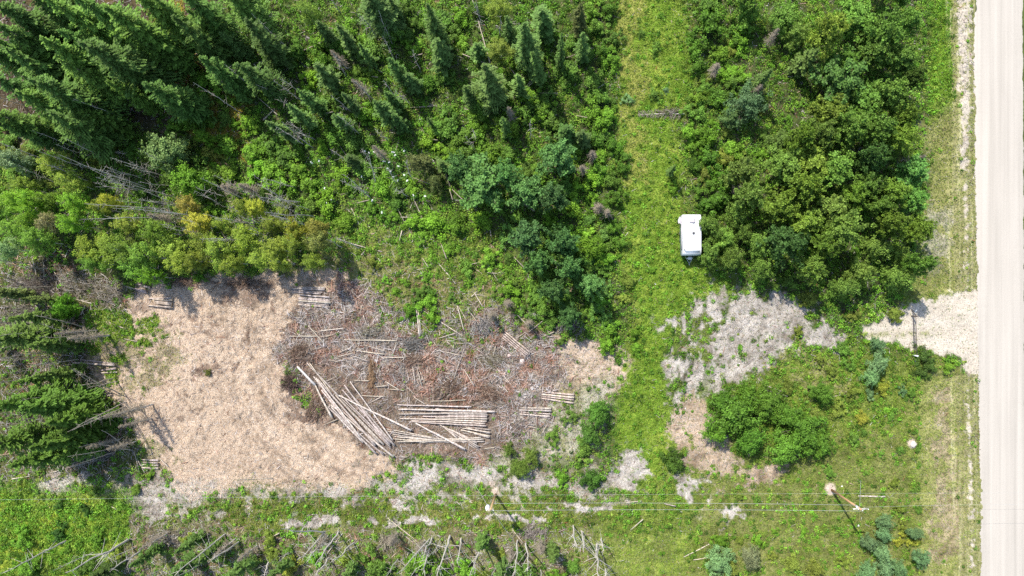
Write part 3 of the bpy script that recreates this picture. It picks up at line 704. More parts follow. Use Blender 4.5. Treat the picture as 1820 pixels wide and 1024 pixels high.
for a_ in [(1560, 440, 30), (1530, 482, 30), (1600, 492, 30), (1395, 30, 30), (1320, 410, 22), (1300, 460, 26), (1350, 440, 26), (1262, 452, 22), (1258, 396, 21), (1272, 415, 18), (1310, 385, 22), (1500, 508, 24), (1355, 480, 24), (1420, 60, 26), (1290, 430, 20), (1600, 450, 24)]:
    willow(*a_, h=R.uniform(4, 6), c=(.15, .245, .06), look='loose yellowish green')
for a_ in [(1308, 742, 50, 5.5), (1335, 785, 30, 4.5), (1428, 765, 42, 4.5), (1465, 700, 24, 3), (1400, 800, 34, 4), (1275, 770, 26, 4), (1370, 715, 30, 4), (1460, 790, 24, 3), (1330, 700, 26, 4), (1368, 728, 24, 3.4), (1405, 738, 26, 3.8), (1290, 715, 26, 4.4)]:
    willow(*a_, c=(.095, .20, .03), look='big rounded bright green' if a_[2] > 40 else 'rounded bright green')
willow(1328, 183, 38, 5.5, (.12, .20, .095), 'large round pale blue-green')
willow(1298, 210, 18, 4, (.11, .19, .08), 'small pale blue-green')
for a_ in [(1562, 645, 22, 3), (1552, 670, 16, 3), (1575, 930, 16), (1572, 953, 17), (1548, 968, 18), (1570, 988, 20), (1577, 1012, 18), (1628, 950, 14), (1640, 995, 18), (1545, 1018, 18), (1562, 610, 14), (1280, 1000, 28), (1335, 995, 24), (1600, 1015, 16)]:
    willow(*(a_ + (2.8,))[:4], c=G_BLUE if a_[0] != 1335 else (.2, .23, .12), look='silvery blue-green' if a_[0] != 1335 else 'pale silvery green')
# single broadleaf shrubs and small trees
willow(103, 548, 26, 5, (.11, .26, .03), 'single round vivid green')
willow(290, 268, 38, 6.5, (.19, .31, .11), 'pale green round-leaved'); willow(330, 315, 36, 5.5, G_BRI, 'bright leafy green'); willow(18, 287, 26, 6, (.18, .28, .15), 'pale bluish green')
willow(360, 245, 18, 4, G_BRI); willow(750, 292, 26, 5, (.13, .16, .07), 'dull olive green'); willow(772, 322, 18, 4, (.13, .16, .07), 'dull olive green')
willow(1065, 735, 28, 3.5, (.085, .19, .035)); willow(1048, 772, 22, 3, (.08, .16, .035)); willow(1052, 440, 26, 4.5, G_BRI)
willow(922, 832, 22, 2.4, (.10, .17, .035)); willow(945, 812, 17, 2, (.11, .17, .04)); willow(905, 800, 13, 1.8, (.1, .17, .04))
birch(543, 18, 20, 9, (.14, .22, .05), 'upright yellow-green'); birch(885, 85, 24, 7, (.12, .17, .04), 'rounded olive green'); birch(885, 12, 26, 7, (.13, .2, .04))
for x, y, r in [(620, 60, 24), (525, 90, 20), (565, 95, 22), (480, 75, 18), (805, 60, 18), (735, 40, 14), (815, 30, 18), (845, 15, 16), (700, 60, 20), (720, 15, 18), (760, 145, 18), (800, 215, 24), (820, 245, 20), (480, 160, 20), (600, 240, 26), (850, 250, 20), (940, 190, 26), (1080, 15, 18), (1060, 45, 18), (1088, 65, 16), (1070, 92, 16), (1086, 108, 18), (1055, 142, 20), (1015, 70, 14),
                (1068, 170, 18), (1075, 212, 22), (1052, 245, 18), (1086, 256, 16), (1105, 300, 14), (1085, 322, 16), (1110, 278, 12), (1098, 262, 14), (1092, 350, 16), (1090, 405, 14), (1075, 375, 16), (1100, 430, 14), (962, 500, 20), (1045, 485, 18), (1075, 460, 18), (1060, 530, 20), (1085, 590, 20), (1075, 615, 16), (1126, 592, 12), (995, 608, 10), (1035, 560, 12), (990, 540, 18), (965, 548, 18), (940, 560, 18),
                (1265, 40, 32), (1235, 88, 18), (1240, 118, 16), (1285, 92, 16), (1312, 75, 20), (1325, 40, 24), (1275, 172, 20), (1300, 150, 18), (1245, 172, 18), (1235, 200, 18), (1225, 235, 16), (1258, 240, 20), (1235, 296, 18), (1262, 280, 20), (1290, 315, 22), (1262, 360, 16), (1192, 335, 10), (1255, 335, 18), (1280, 355, 22), (1235, 262, 16), (1300, 265, 18)]:
    shrub(x + 1, y, r, c=[G_BRI, G_MID, (.09, .19, .03)][R.integers(3)], h=r * S * R.uniform(1.3, 2.0))
for x, y, r, c in [(1140, 60, 8, G_MID), (1165, 85, 10, G_MID), (1115, 178, 10, G_BLUE), (1166, 168, 12, G_MID), (1183, 160, 6, G_BLUE), (1535, 745, 12, G_YEL), (1605, 697, 9, G_BLUE), (1450, 700, 16, G_MID), (1490, 727, 14, G_OLI), (1515, 700, 14, G_OLI), (1570, 690, 14, G_YEL), (1548, 700, 10, G_BLUE), (1686, 652, 12, G_BRI), (1645, 655, 16, (.07, .12, .03)), (1600, 960, 12, G_YEL), (1625, 965, 10, G_YEL), (1605, 940, 10, G_OLI), (1600, 905, 10, G_OLI), (1650, 640, 18, (.06, .11, .03)), (1590, 560, 16, G_OLI), (1500, 620, 14, G_MID), (1460, 640, 12, G_OLI), (1620, 700, 10, G_MID), (1585, 740, 8, G_MID), (1600, 800, 8, G_MID), (1590, 860, 10, G_OLI), (1410, 1000, 16, G_OLI), (1450, 1010, 18, G_OLI), (1350, 965, 12, G_BRI), (1280, 962, 14, G_BRI), (1300, 1015, 18, G_OLI), (1500, 1000, 14, G_OLI), (1200, 820, 22, (.065, .12, .025)),
                   (1520, 780, 12, G_MID), (1535, 768, 8, G_MID), (1475, 840, 12, G_MID), (1480, 660, 14, G_OLI), (1510, 650, 12, G_MID), (1400, 690, 14, G_OLI), (1420, 590, 10, G_OLI), (1440, 530, 18, G_OLI), (1480, 520, 20, G_MID), (1395, 500, 20, G_MID), (1520, 560, 14, G_OLI), (1130, 620, 12, G_BRI), (1120, 500, 14, G_OLI), (1110, 530, 12, G_OLI), (1160, 480, 8, G_BRI),
                   (730, 555, 16, G_BRI), (765, 545, 20, G_BRI), (770, 570, 12, G_BRI), (870, 460, 18, G_BRI), (830, 480, 16, G_MID), (900, 520, 20, G_BRI), (810, 400, 22, G_BRI), (660, 370, 16, G_BRI), (570, 395, 14, G_BRI), (410, 310, 20, G_BRI), (450, 270, 22, G_BRI), (500, 330, 22, G_BRI), (550, 330, 22, G_BRI),
                   (370, 662, 7, (.12, .13, .04)), (265, 845, 8, G_BRI), (240, 870, 10, G_MID), (150, 905, 12, (.06, .14, .03)), (105, 900, 10, (.06, .14, .03)), (100, 950, 14, (.05, .13, .03)), (170, 875, 10, G_MID), (1050, 850, 20, (.07, .15, .03)), (1000, 850, 14, G_BRI), (985, 780, 14, G_MID), (1040, 800, 18, G_MID), (1015, 745, 12, G_MID),
                   (740, 1000, 26, G_BRI), (670, 1015, 28, G_MID), (830, 1012, 22, G_BRI), (510, 1012, 20, G_YEL), (560, 990, 16, G_BRI), (780, 1015, 20, G_BRI), (480, 960, 14, G_OLI), (930, 1015, 20, G_MID), (450, 1000, 16, G_OLI), (330, 960, 12, G_OLI), (1020, 1005, 14, G_MID), (40, 960, 18, G_BRI), (50, 1010, 20, G_BRI), (170, 960, 14, G_BRI), (195, 755, 16, G_MID), (150, 700, 20, (.09, .2, .03)), (165, 715, 18, G_BRI)]:
    shrub(x, y, r, c=c)
# olive band of young birches
for x, y, r, c in [(20, 350, 20, G_BRI), (48, 352, 20, G_BRI), (75, 352, 18, (.13, .22, .04)), (120, 358, 20, G_BRI), (45, 375, 16, G_BRI), (45, 395, 18, (.12, .22, .035)), (82, 392, 18, (.2, .19, .1)), (115, 397, 20, G_BRI), (50, 425, 24, (.1, .2, .04)), (15, 405, 20, G_MID), (168, 366, 14, G_OLI), (182, 355, 14, G_YEL), (325, 362, 18, (.21, .20, .06)), (342, 398, 24, G_YEL), (272, 408, 24, (.14, .22, .04)), (150, 440, 28, (.16, .23, .04)), (185, 445, 30, (.13, .2, .04)), (215, 440, 26, (.11, .18, .04)),
                   (245, 452, 24, G_MID), (300, 440, 26, G_OLI), (418, 370, 18, G_OLI), (447, 368, 18, G_YEL), (432, 420, 26, (.16, .22, .04)), (160, 465, 22, G_MID), (232, 472, 24, G_MID), (312, 468, 24, G_OLI), (380, 440, 24, G_OLI), (110, 322, 20, G_OLI), (82, 290, 22, G_OLI), (520, 410, 20, (.2, .22, .04)), (518, 430, 22, (.14, .2, .04)), (558, 405, 18, (.2, .19, .06)), (562, 430, 22, (.17, .18, .07)), (550, 462, 18, (.13, .2, .04)),
                   (480, 440, 22, G_OLI), (455, 460, 20, G_OLI), (340, 460, 20, (.14, .18, .04)), (495, 465, 18, G_OLI), (260, 490, 16, G_BRI), (405, 465, 20, G_OLI), (0, 440, 22, G_BLUE), (-20, 370, 24, G_MID), (360, 430, 22, G_OLI), (220, 400, 20, G_OLI), (480, 395, 18, G_OLI), (395, 400, 18, G_OLI), (30, 330, 18, G_OLI)]:
    birch(x, y, r * 1.05, R.uniform(6.5, 8.5), c, 'feathery yellow-green' if c[0] > .17 else 'feathery olive green' if c[0] > .125 else 'feathery fresh green')

# ---- fills between the hand placed plants
TAKEN = [(p[4], p[5]) for p in PLANTS]
def fill(poly, n, mind, fn):
    xs_ = [p[0] for p in poly]; ys_ = [p[1] for p in poly]; k = 0; tries = 0
    while k < n and tries < n * 60:
        tries += 1
        x, y = R.uniform(min(xs_), max(xs_)), R.uniform(min(ys_), max(ys_))
        if not inpoly(np.array(x), np.array(y), poly): continue
        T = np.array(TAKEN)
        if np.min(np.hypot(T[:, 0] - x, T[:, 1] - y)) < mind: continue
        TAKEN.append((x, y)); fn(x, y); k += 1
ch = lambda l: l[R.integers(len(l))]
fill([(-70, -60), (400, -60), (400, 60), (300, 150), (150, 220), (-70, 230)], 9, 30, lambda x, y: spruce(x, y, R.uniform(11, 15), R.uniform(.8, 1.1)))
fill([(400, -60), (1090, -60), (1090, 240), (700, 250), (350, 220)], 6, 30, lambda x, y: spruce(x, y, R.uniform(5, 9), R.uniform(.7, 1.1), c=G_SPRB))
fill([(300, 120), (1090, -50), (1090, 260), (1040, 420), (600, 400), (250, 290), (330, 200)], 95, 20, lambda x, y: shrub(x, y, R.uniform(12, 26), c=ch([(.16, .31, .035), G_MID, G_BRI, (.1, .2, .04)])))
fill([(-60, 230), (300, 200), (560, 360), (560, 400), (-60, 330)], 26, 22, lambda x, y: shrub(x, y, R.uniform(12, 20), c=ch([G_BRI, G_MID, G_MID, G_OLI])))
fill([(1230, -50), (1660, -50), (1650, 200), (1655, 400), (1620, 500), (1440, 500), (1270, 460), (1240, 300)], 6, 28, lambda x, y: poplar(x, y, R.uniform(18, 28), R.uniform(4.5, 7), c=ch([G_POP, G_MID, (.1, .17, .05)]), look='low leafy green'))
fill([(1235, -50), (1330, -50), (1370, 250), (1270, 460), (1240, 300)], 22, 14, lambda x, y: shrub(x, y, R.uniform(10, 18), c=ch([G_BRI, G_MID, G_OLI])))
fill([(900, 400), (1100, 380), (1105, 600), (1000, 590), (940, 560)], 16, 18, lambda x, y: shrub(x, y, R.uniform(12, 20), c=ch([G_MID, G_POP])))
fill([(-60, 470), (60, 500), (80, 640), (100, 760), (100, 840), (-60, 840)], 4, 26, lambda x, y: spruce(x, y, R.uniform(6, 10), R.uniform(.7, .9), c=(.12, .15, .06), look='thin dull green'))
fill([(620, 420), (930, 420), (930, 540), (700, 530)], 24, 20, lambda x, y: shrub(x, y, R.uniform(6, 14), c=ch([G_BRI, G_MID, G_OLI])))
fill([(1400, 860), (1640, 700), (1640, 1050), (1100, 1050), (1250, 900)], 22, 30, lambda x, y: shrub(x, y, R.uniform(4, 9), c=ch([G_MID, G_OLI, G_BRI])))
fill([(130, 980), (1060, 980), (1060, 1060), (130, 1060)], 14, 24, lambda x, y: shrub(x, y, R.uniform(10, 18), c=ch([G_MID, G_OLI, G_BRI])))

# ------------------------------------------------------------------ dead standing stems
def snag(bx, by, tx, ty, rad=.09, h=None, c=(1, 1, 1), look='bare grey'):
    """base seen at bx,by ; tip seen at tx,ty"""
    rb, rt = math.hypot(bx - NX, by - NY), math.hypot(tx - NX, ty - NY)
    if h is None: h = max(3.0, min(16, H * (1 - rb / max(rt, 1))))
    b = Vector((*W(bx, by), 0)); b.z = gz_at(b.x, b.y)
    t = Vector((*W(tx, ty, h), h)); d = t - b
    o = link('dead_tree', ch(SNAG)); o.color = (*c, 1); o.location = b
    o.rotation_mode = 'QUATERNION'; o.rotation_quaternion = d.to_track_quat('Z', 'Y') @ Matrix.Rotation(R.uniform(0, 6.28), 3, 'Z').to_quaternion()
    o.scale = (rad / .1, rad / .1, d.length / 11)
    tag(o, None, 'dead tree', 'dead standing stems')
    PLANTS.append((o, 'dead stem', look, 'dead tree', (bx + tx) / 2, (by + ty) / 2))
for a_ in [(120, 960, 8, 1018), (228, 960, 118, 1018), (250, 980, 196, 1012), (400, 948, 310, 1024), (425, 962, 370, 1000), (578, 945, 528, 996), (580, 948, 545, 1000), (578, 944, 500, 940), (600, 945, 560, 1005),
           (765, 958, 705, 1020), (768, 955, 752, 990), (765, 975, 755, 1024), (801, 950, 776, 1024), (820, 955, 813, 1002), (855, 968, 835, 1024), (922, 960, 913, 1024), (937, 965, 938, 1015), (1020, 934, 1025, 975),
           (1032, 945, 1037, 982), (1060, 966, 1064, 1026), (1069, 955, 1073, 980), (585, 990, 560, 1024), (480, 990, 470, 1024), (1078, 1012, 1082, 1030), (630, 965, 588, 1000)]:
    snag(*a_, rad=.17 if a_[0] in (1060, 801, 228) else .12, look='bare pale grey leaning')
for a_ in [(225, 715, 120, 768), (222, 722, 128, 765), (215, 740, 150, 752), (205, 780, 140, 795), (210, 700, 130, 655), (235, 730, 210, 700), (195, 700, 125, 655), (90, 735, 85, 630), (75, 692, 58, 640), (205, 795, 120, 812),
           (120, 585, 0, 597), (150, 580, 60, 560), (60, 610, 0, 612), (120, 625, 0, 638), (235, 800, 175, 790), (230, 795, 180, 765), (140, 640, 50, 650), (160, 600, 70, 575), (110, 640, 40, 655), (30, 500, -40, 478), (60, 470, -10, 462), (85, 480, 10, 470), (120, 505, 100, 475)]:
    snag(*a_, rad=.075, look='bare dark grey', c=(.8, .76, .72))
for a_ in [(270, 343, 170, 315), (268, 335, 105, 275), (245, 340, 160, 300), (300, 372, 150, 362), (370, 388, 270, 372), (355, 386, 200, 370), (290, 385, 145, 390), (455, 397, 360, 380), (460, 410, 420, 385), (400, 350, 350, 335),
           (435, 425, 355, 425), (165, 410, 140, 405), (240, 350, 200, 320), (500, 352, 455, 325), (515, 362, 470, 335), (545, 400, 480, 382), (560, 385, 470, 378), (535, 360, 460, 350), (660, 352, 610, 310), (655, 345, 605, 320),
           (610, 440, 580, 425), (640, 440, 595, 422), (285, 300, 255, 290), (230, 275, 205, 270), (395, 95, 335, 65), (312, 187, 270, 172), (310, 180, 290, 165), (430, 165, 375, 120), (425, 160, 380, 140), (500, 172, 455, 150), (540, 255, 490, 225), (545, 240, 510, 215),
           (672, 68, 638, 25), (668, 180, 628, 143), (505, 105, 460, 70), (730, 320, 722, 285), (615, 138, 592, 95), (705, 330, 690, 300), (670, 330, 655, 275), (725, 350, 700, 335), (340, 60, 310, 35), (860, 55, 840, 0), (240, 190, 210, 160), (560, 250, 520, 230)]:
    snag(*a_, rad=.07, look='thin pale bare')
def fill_snag(poly, n, h0, h1, rad=.06, look='thin pale bare', c=(1, 1, 1)):
    xs_ = [p[0] for p in poly]; ys_ = [p[1] for p in poly]; k = 0
    while k < n:
        x, y = R.uniform(min(xs_), max(xs_)), R.uniform(min(ys_), max(ys_))
        if not inpoly(np.array(x), np.array(y), poly): continue
        h = R.uniform(h0, h1); f = H / (H - h)
        snag(x, y, NX + (x - NX) * f + R.normal(0, 8), NY + (y - NY) * f + R.normal(0, 8), rad, h, c, look); k += 1
fill_snag([(180, 290), (560, 330), (600, 440), (450, 440), (250, 400)], 42, 6, 11)
fill_snag([(40, 250), (250, 270), (250, 330), (40, 340)], 10, 6, 11)
fill_snag([(0, 480), (150, 520), (220, 700), (230, 810), (40, 830), (0, 600)], 40, 6, 11, .065, 'bare dark grey', (.85, .8, .72))
fill_snag([(130, 965), (1050, 955), (1050, 1040), (130, 1040)], 20, 5, 9, .06, 'bare pale grey leaning')
fill_snag([(420, 20), (1000, 20), (1000, 300), (420, 300)], 30, 6, 10, .06)
fill_snag([(-20, 10), (330, 10), (250, 220), (0, 240)], 10, 8, 12, .06)
fill_snag([(820, 520), (960, 540), (960, 600), (800, 590)], 8, 2.5, 5, .05)
def dead_spruce(px, py, h, r=1.1, look='leafless grey-brown'):
    plant(DEADSP, 'dead_spruce', px, py, h, h, 9, r, 1.1, (1, 1, 1), look, 'dead spruce', 'dead spruce', 'dead grey spruces')
for a_ in [(592, 93, 6), (628, 140, 6), (378, 122, 9), (1355, 150, 5), (905, 190, 7), (1385, 50, 6), (130, 238, 6, 1.5), (660, 262, 7), (390, 330, 5, 1.4), (265, 385, 6, 1.4), (425, 330, 6, 1.4), (1275, 115, 4, 1.3), (1065, 365, 4, 1.2), (1080, 375, 4), (1320, 330, 4, 1.4),
           (200, 735, 8), (180, 745, 8), (210, 760, 7), (120, 600, 8, 1.3), (95, 590, 8), (150, 800, 7), (190, 800, 6), (420, 1000, 6), (560, 975, 5), (250, 975, 6), (380, 985, 6), (870, 560, 4), (900, 540, 4), (940, 575, 3.5), (1645, 278, 6), (690, 970, 5, 1.3), (1040, 290, 6), (1055, 270, 5), (740, 985, 5), (960, 985, 5, 1.3), (905, 1000, 5)]:
    dead_spruce(*a_)

# ------------------------------------------------------------------ logs
LOGN = {}
def log_mesh(L, r1, r2, mats, sides=9):
    b = MB(); n = max(4, int(L / 1.2) + 2)
    pts = jitter_line((0, 0, 0), (L, 0, 0), n, .018 * min(1, L / 4)); rr = np.linspace(r1, r2, n) * (1 + R.normal(0, .04, n))
    b.tube(pts, rr, sides, m=0, cap=True, capm=1)
    for k in range(int(L * .5)):        # branch stubs
        f = R.uniform(.1, .95) * L; a_ = R.uniform(0, 6.28)
        p = np.array([f, np.interp(f, pts[:, 0], pts[:, 1]), np.interp(f, pts[:, 0], pts[:, 2])]); rl_ = np.interp(f, [0, L], [r1, r2])
        d = np.array([.4, math.cos(a_), math.sin(a_)]) * (rl_ + .05)
        b.tube([p, p + d], [.015, .01], 4, m=0)
    return b.mesh('log', mats)
def log(x1, y1, x2, y2, r=.11, z=0, label='', group=None, name='log', mats=None, c=None, r2=None, cat='log'):
    """thick end at x1,y1 (photo pixels, on the ground)"""
    a_ = Vector((*W(x1, y1), 0)); e = Vector((*W(x2, y2), 0)); r2 = r2 or r * .6
    a_.z = max(gz_at(a_.x, a_.y), 0) + r + z; e.z = max(gz_at(e.x, e.y), 0) + r2 + z * .8
    d = e - a_
    o = link(name, log_mesh(d.length, r, r2, mats or [M_POLE, M_CUT])); o.location = a_
    o.rotation_mode = 'QUATERNION'; o.rotation_quaternion = d.to_track_quat('X', 'Z')
    k = R.uniform(.68, 1.12); c = c or (1, 1, 1); o.color = (c[0] * k, c[1] * k * R.uniform(.96, 1.0), c[2] * k * R.uniform(.92, 1.02), 1)
    tag(o, label, cat, group)
    return o
ORD = ['first', 'second', 'third', 'fourth', 'fifth', 'sixth', 'seventh', 'eighth', 'ninth', 'tenth', 'eleventh', 'twelfth', 'thirteenth', 'fourteenth', 'fifteenth', 'sixteenth', 'seventeenth', 'eighteenth', 'nineteenth', 'twentieth'] + [f'twenty-{w}' for w in ('first', 'second', 'third', 'fourth', 'fifth', 'sixth', 'seventh', 'eighth', 'ninth')] + ['thirtieth'] + [f'thirty-{w}' for w in ('first', 'second', 'third', 'fourth', 'fifth', 'sixth', 'seventh', 'eighth', 'ninth')] + ['very distant'] * 60
def pile(lines, off, sc, r, words, group, key=None, order='from the top', zs=.0, flip=True, c=None):
    L = [(off[0] + a / sc, off[1] + b / sc, off[0] + p / sc, off[1] + q / sc) for a, b, p, q in lines]
    key = key or (lambda q: (q[1] + q[3]) / 2)
    L.sort(key=key); n = len(L)
    for i, q in enumerate(L):
        x1, y1, x2, y2 = q
        if flip: x1, y1, x2, y2 = x2, y2, x1, y1
        lab = f"{ORD[i]} log {order} in {words}" if i < n - 1 else f"last log {order} in {words}"
        zi = (i % 3 == 1) * r * 1.4 + zs * R.uniform(.4, 1)
        log(x1, y1, x2, y2, r * R.uniform(.8, 1.2), zi, lab, group, c=c)
fan = [(235, 245, 410, 575), (220, 165, 600, 680), (250, 175, 700, 780), (270, 190, 845, 860), (440, 350, 930, 855), (480, 370, 1000, 880), (500, 350, 995, 850), (510, 300, 1000, 835), (550, 285, 1040, 860), (590, 215, 1022, 805),
       (335, 450, 925, 950), (400, 470, 855, 940), (395, 450, 1030, 970), (560, 640, 720, 820), (340, 455, 720, 830), (460, 370, 890, 830), (160, 30, 480, 370), (530, 250, 960, 830), (420, 430, 940, 900), (300, 300, 580, 650)]
pile(fan, (520, 640), 5.69, .13, 'the big slanting fan of long poles', 'fan of long poles', key=lambda q: q[2] + q[0], order='from the left', zs=.25)
log(562, 684, 530, 651, .17, .15, 'short thick pale birch log jutting from the upper left tip of the log fan', 'fan of long poles', r2=.13, mats=[M_WHITEBARK, M_CUT])
log(732, 764, 604, 702, .14, .45, 'long tan pole crossing over the right side of the big slanting fan', 'fan of long poles')
pile([(240, 175, 1440, 205), (270, 245, 1820, 280), (270, 325, 1690, 308), (660, 360, 1690, 365), (860, 385, 1700, 400), (280, 400, 1690, 440), (470, 430, 1660, 475), (480, 445, 1680, 512), (950, 298, 1620, 300), (860, 240, 1600, 330), (1060, 340, 1700, 335)],
     (680, 700), 9.1, .12, 'the wide level stack right of the fan', 'wide level log stack', zs=.15)
pile([(70, 565, 800, 700), (80, 600, 1000, 735), (170, 650, 1100, 780), (200, 690, 800, 742), (240, 770, 1640, 722), (640, 778, 1650, 770), (400, 740, 1050, 718), (800, 755, 1300, 725), (500, 750, 1600, 700), (150, 720, 700, 790)],
     (680, 700), 9.1, .09, 'the loose pale bundle under the wide stack', 'loose pale bundle', zs=.12, c=(1.1, 1.12, 1.08))
log(828, 797, 740, 751, .15, .4, 'upper of two thick long poles laid diagonally over the loose pale bundle', 'diagonal poles'); log(827, 800, 775, 769, .13, .1, 'lower of two thick poles laid diagonally over the loose pale bundle', 'diagonal poles')
pile([(930, 500, 1550, 872), (980, 520, 1530, 795), (1000, 540, 1210, 712), (1100, 570, 1560, 850), (1120, 580, 1530, 775), (1280, 520, 1750, 580), (1300, 550, 1750, 620), (1270, 580, 1740, 680), (1350, 540, 1740, 645), (1480, 640, 1730, 702)],
     (680, 700), 9.1, .1, 'the splayed poles below the wide stack', 'splayed poles', key=lambda q: -(q[2] + q[3] * -1), order='from the right', zs=.2, c=(1.05, 1.05, 1.02))
pile([(330, 135, 1030, 168), (240, 165, 1030, 202), (200, 195, 1000, 258), (260, 240, 940, 290), (430, 310, 1150, 370), (400, 370, 1160, 430), (400, 405, 1150, 462), (420, 450, 1170, 500), (420, 490, 1120, 552), (400, 530, 1130, 602)],
     (500, 500), 13, .15, 'the neat stack beside the birches', 'neat stack beside the birches', c=(.95, .96, .97))
log(614, 513, 560, 509, .06, .0, 'thin straight pale pole above the neat stack beside the chip clearing')
pile([(640, 590, 1280, 582), (780, 620, 1290, 642), (800, 668, 1270, 722), (850, 710, 1270, 757), (630, 770, 1270, 822)], (220, 490), 14.6, .15, 'the partly buried stack above the clearing', 'half-buried stack', c=(.9, .88, .85))
pile([(350, 215, 700, 310), (130, 290, 620, 400), (330, 380, 620, 440)], (220, 490), 14.6, .16, 'the small grey stack just above the half-buried stack', 'small grey stack', c=(.85, .82, .85))
pile([(210, 735, 435, 755), (205, 750, 435, 773), (205, 765, 432, 790), (205, 779, 430, 812)], (910, 510), 3.94, .14, 'the slash field\'s right end stack', 'short right-end stack', c=(1.05, 1, .95))
pile([(60, 845, 275, 850), (50, 860, 275, 865), (50, 875, 270, 890), (50, 888, 265, 905), (60, 870, 268, 922)], (910, 510), 3.94, .12, 'the fanned short stack', 'fanned short stack')
pile([(897, 589, 943, 627), (896, 592, 941, 630), (895, 597, 939, 632), (893, 600, 936, 635)], (0, 0), 1, .11, 'the slanted bundle near the slash field\'s top right', 'slanted bundle', c=(1.1, 1.03, 1.0), zs=.3)
pile([(1120, 130, 1150, 345), (1130, 105, 1158, 340), (1108, 90, 1140, 250)], (455, 510), 3.94, .12, 'the upright bundle above the slash field', 'upright bundle', key=lambda q: q[0], order='from the left', c=(1.05, 1.05, 1.0))
pile([(520, 530, 820, 546), (700, 586, 820, 570), (700, 603, 825, 596), (560, 510, 810, 538)], (0, 510), 3.94, .14, 'the clearing\'s left edge stack', 'left-edge stack', c=(.95, .92, .93))
pile([(990, 208, 1115, 213), (995, 224, 1115, 230), (1000, 240, 1115, 247), (1000, 262, 1115, 268)], (0, 764), 3.94, .13, 'the clearing\'s lower left corner stack', 'lower left stack', c=(.95, .92, .93))
log(960, 762, 908, 750, .07, 0, 'thin pale pole lying slantwise below the fanned short stack'); log(955, 768, 953, 712, .06, .15, 'thin pole lying upright in view across the thin slanting pole')
log(1571, 882, 1524, 881, .12, .02, 'short straight silvery pole lying on grass beside the right power pole', c=(1.2, 1.25, 1.25))
log(1110, 1, 1112, 3, .03) if False else None
# loose poles lying about
slash = [(240, 345, 440, 345), (440, 310, 620, 290), (480, 350, 600, 320), (620, 370, 990, 375), (1000, 330, 970, 450), (680, 440, 900, 472), (900, 495, 1050, 490), (760, 405, 905, 450), (580, 490, 690, 460), (670, 480, 790, 520), (1280, 360, 1400, 325), (1380, 390, 1460, 395),
         (1240, 435, 1480, 490), (1245, 470, 1385, 540), (1460, 430, 1390, 640), (1540, 480, 1600, 570), (1460, 580, 1530, 690), (1650, 300, 1780, 210), (1480, 150, 1570, 270), (1410, 130, 1460, 300), (1600, 90, 1600, 290), (1530, 40, 1590, 140), (1270, 590, 1370, 610),
         (1600, 760, 1700, 820), (1620, 730, 1720, 785), (1690, 570, 1812, 710), (910, 660, 1010, 720), (1050, 690, 1110, 750), (1110, 770, 1190, 820), (740, 760, 900, 765), (690, 655, 800, 655), (800, 810, 880, 770), (1150, 590, 1190, 690), (1100, 560, 1120, 670),
         (1130, 570, 1165, 690), (1060, 590, 1075, 660), (880, 530, 850, 610), (830, 480, 820, 540), (1230, 800, 1470, 790), (1130, 140, 1450, 345), (370, 270, 490, 400), (380, 530, 560, 780), (520, 510, 585, 525), (940, 715, 1040, 725), (830, 700, 920, 690), (620, 570, 700, 568)]
LOOSE = []
for q in slash:
    x1, y1, x2, y2 = [v / 3.94 for v in q]
    o = log(455 + x2, 510 + y2, 455 + x1, 510 + y1, R.uniform(.045, .075), R.uniform(.1, .4), None, 'loose poles on the slash field', name='fallen_pole', mats=[M_GREY, M_CUT], c=(1.05, 1.0, .93), cat='pole')
    LOOSE.append((o, 'loose pole', 'thin weathered', 'pole', 455 + (x1 + x2) / 2, 510 + (y1 + y2) / 2))
wood = [(872, 115, 840, 0), (885, 123, 822, 98), (850, 205, 780, 258), (505, 106, 455, 114), (495, 205, 455, 170), (535, 255, 515, 225), (470, 215, 490, 195), (950, 140, 912, 178), (990, 205, 935, 225), (770, 190, 730, 192), (1055, 372, 1062, 345), (770, 390, 685, 385), (755, 395, 725, 330), (648, 440, 600, 425),
        (720, 395, 690, 340), (745, 440, 760, 415), (755, 440, 742, 415), (810, 505, 772, 460), (885, 500, 862, 460), (650, 395, 620, 375), (640, 400, 625, 370), (680, 448, 640, 438), (875, 430, 870, 400), (715, 410, 710, 430), (225, 585, 195, 573), (245, 607, 220, 602), (207, 565, 195, 545), (146, 560, 152, 545), (157, 568, 145, 548), (165, 540, 130, 530),
        (120, 520, 95, 480), (80, 515, 78, 465), (290, 290, 250, 265), (500, 945, 480, 955), (745, 965, 690, 920), (745, 972, 700, 935), (930, 965, 910, 940), (1142, 920, 1120, 940), (1263, 965, 1215, 990), (1263, 990, 1232, 995), (1400, 700, 1355, 683), (1398, 704, 1350, 690), (235, 730, 222, 712), (250, 838, 240, 800), (258, 840, 238, 805), (300, 830, 285, 815),
        (870, 950, 835, 945), (1075, 845, 1050, 835), (1060, 830, 1070, 836), (1330, 780, 1322, 792), (210, 905, 200, 900), (600, 960, 560, 1010), (720, 1010, 765, 985), (905, 975, 885, 990), (600, 745, 575, 756), (640, 745, 640, 765), (485, 850, 420, 852), (720, 812, 700, 812), (880, 795, 860, 798), (1500, 700, 1480, 705), (1140, 890, 1112, 893), (1200, 898, 1180, 894), (25, 850, 60, 845), (180, 815, 90, 840),
        (920, 600, 935, 590), (905, 625, 890, 615), (860, 590, 840, 540), (830, 570, 815, 545), (935, 575, 920, 560), (960, 605, 935, 620), (965, 570, 940, 590), (985, 590, 960, 600)]
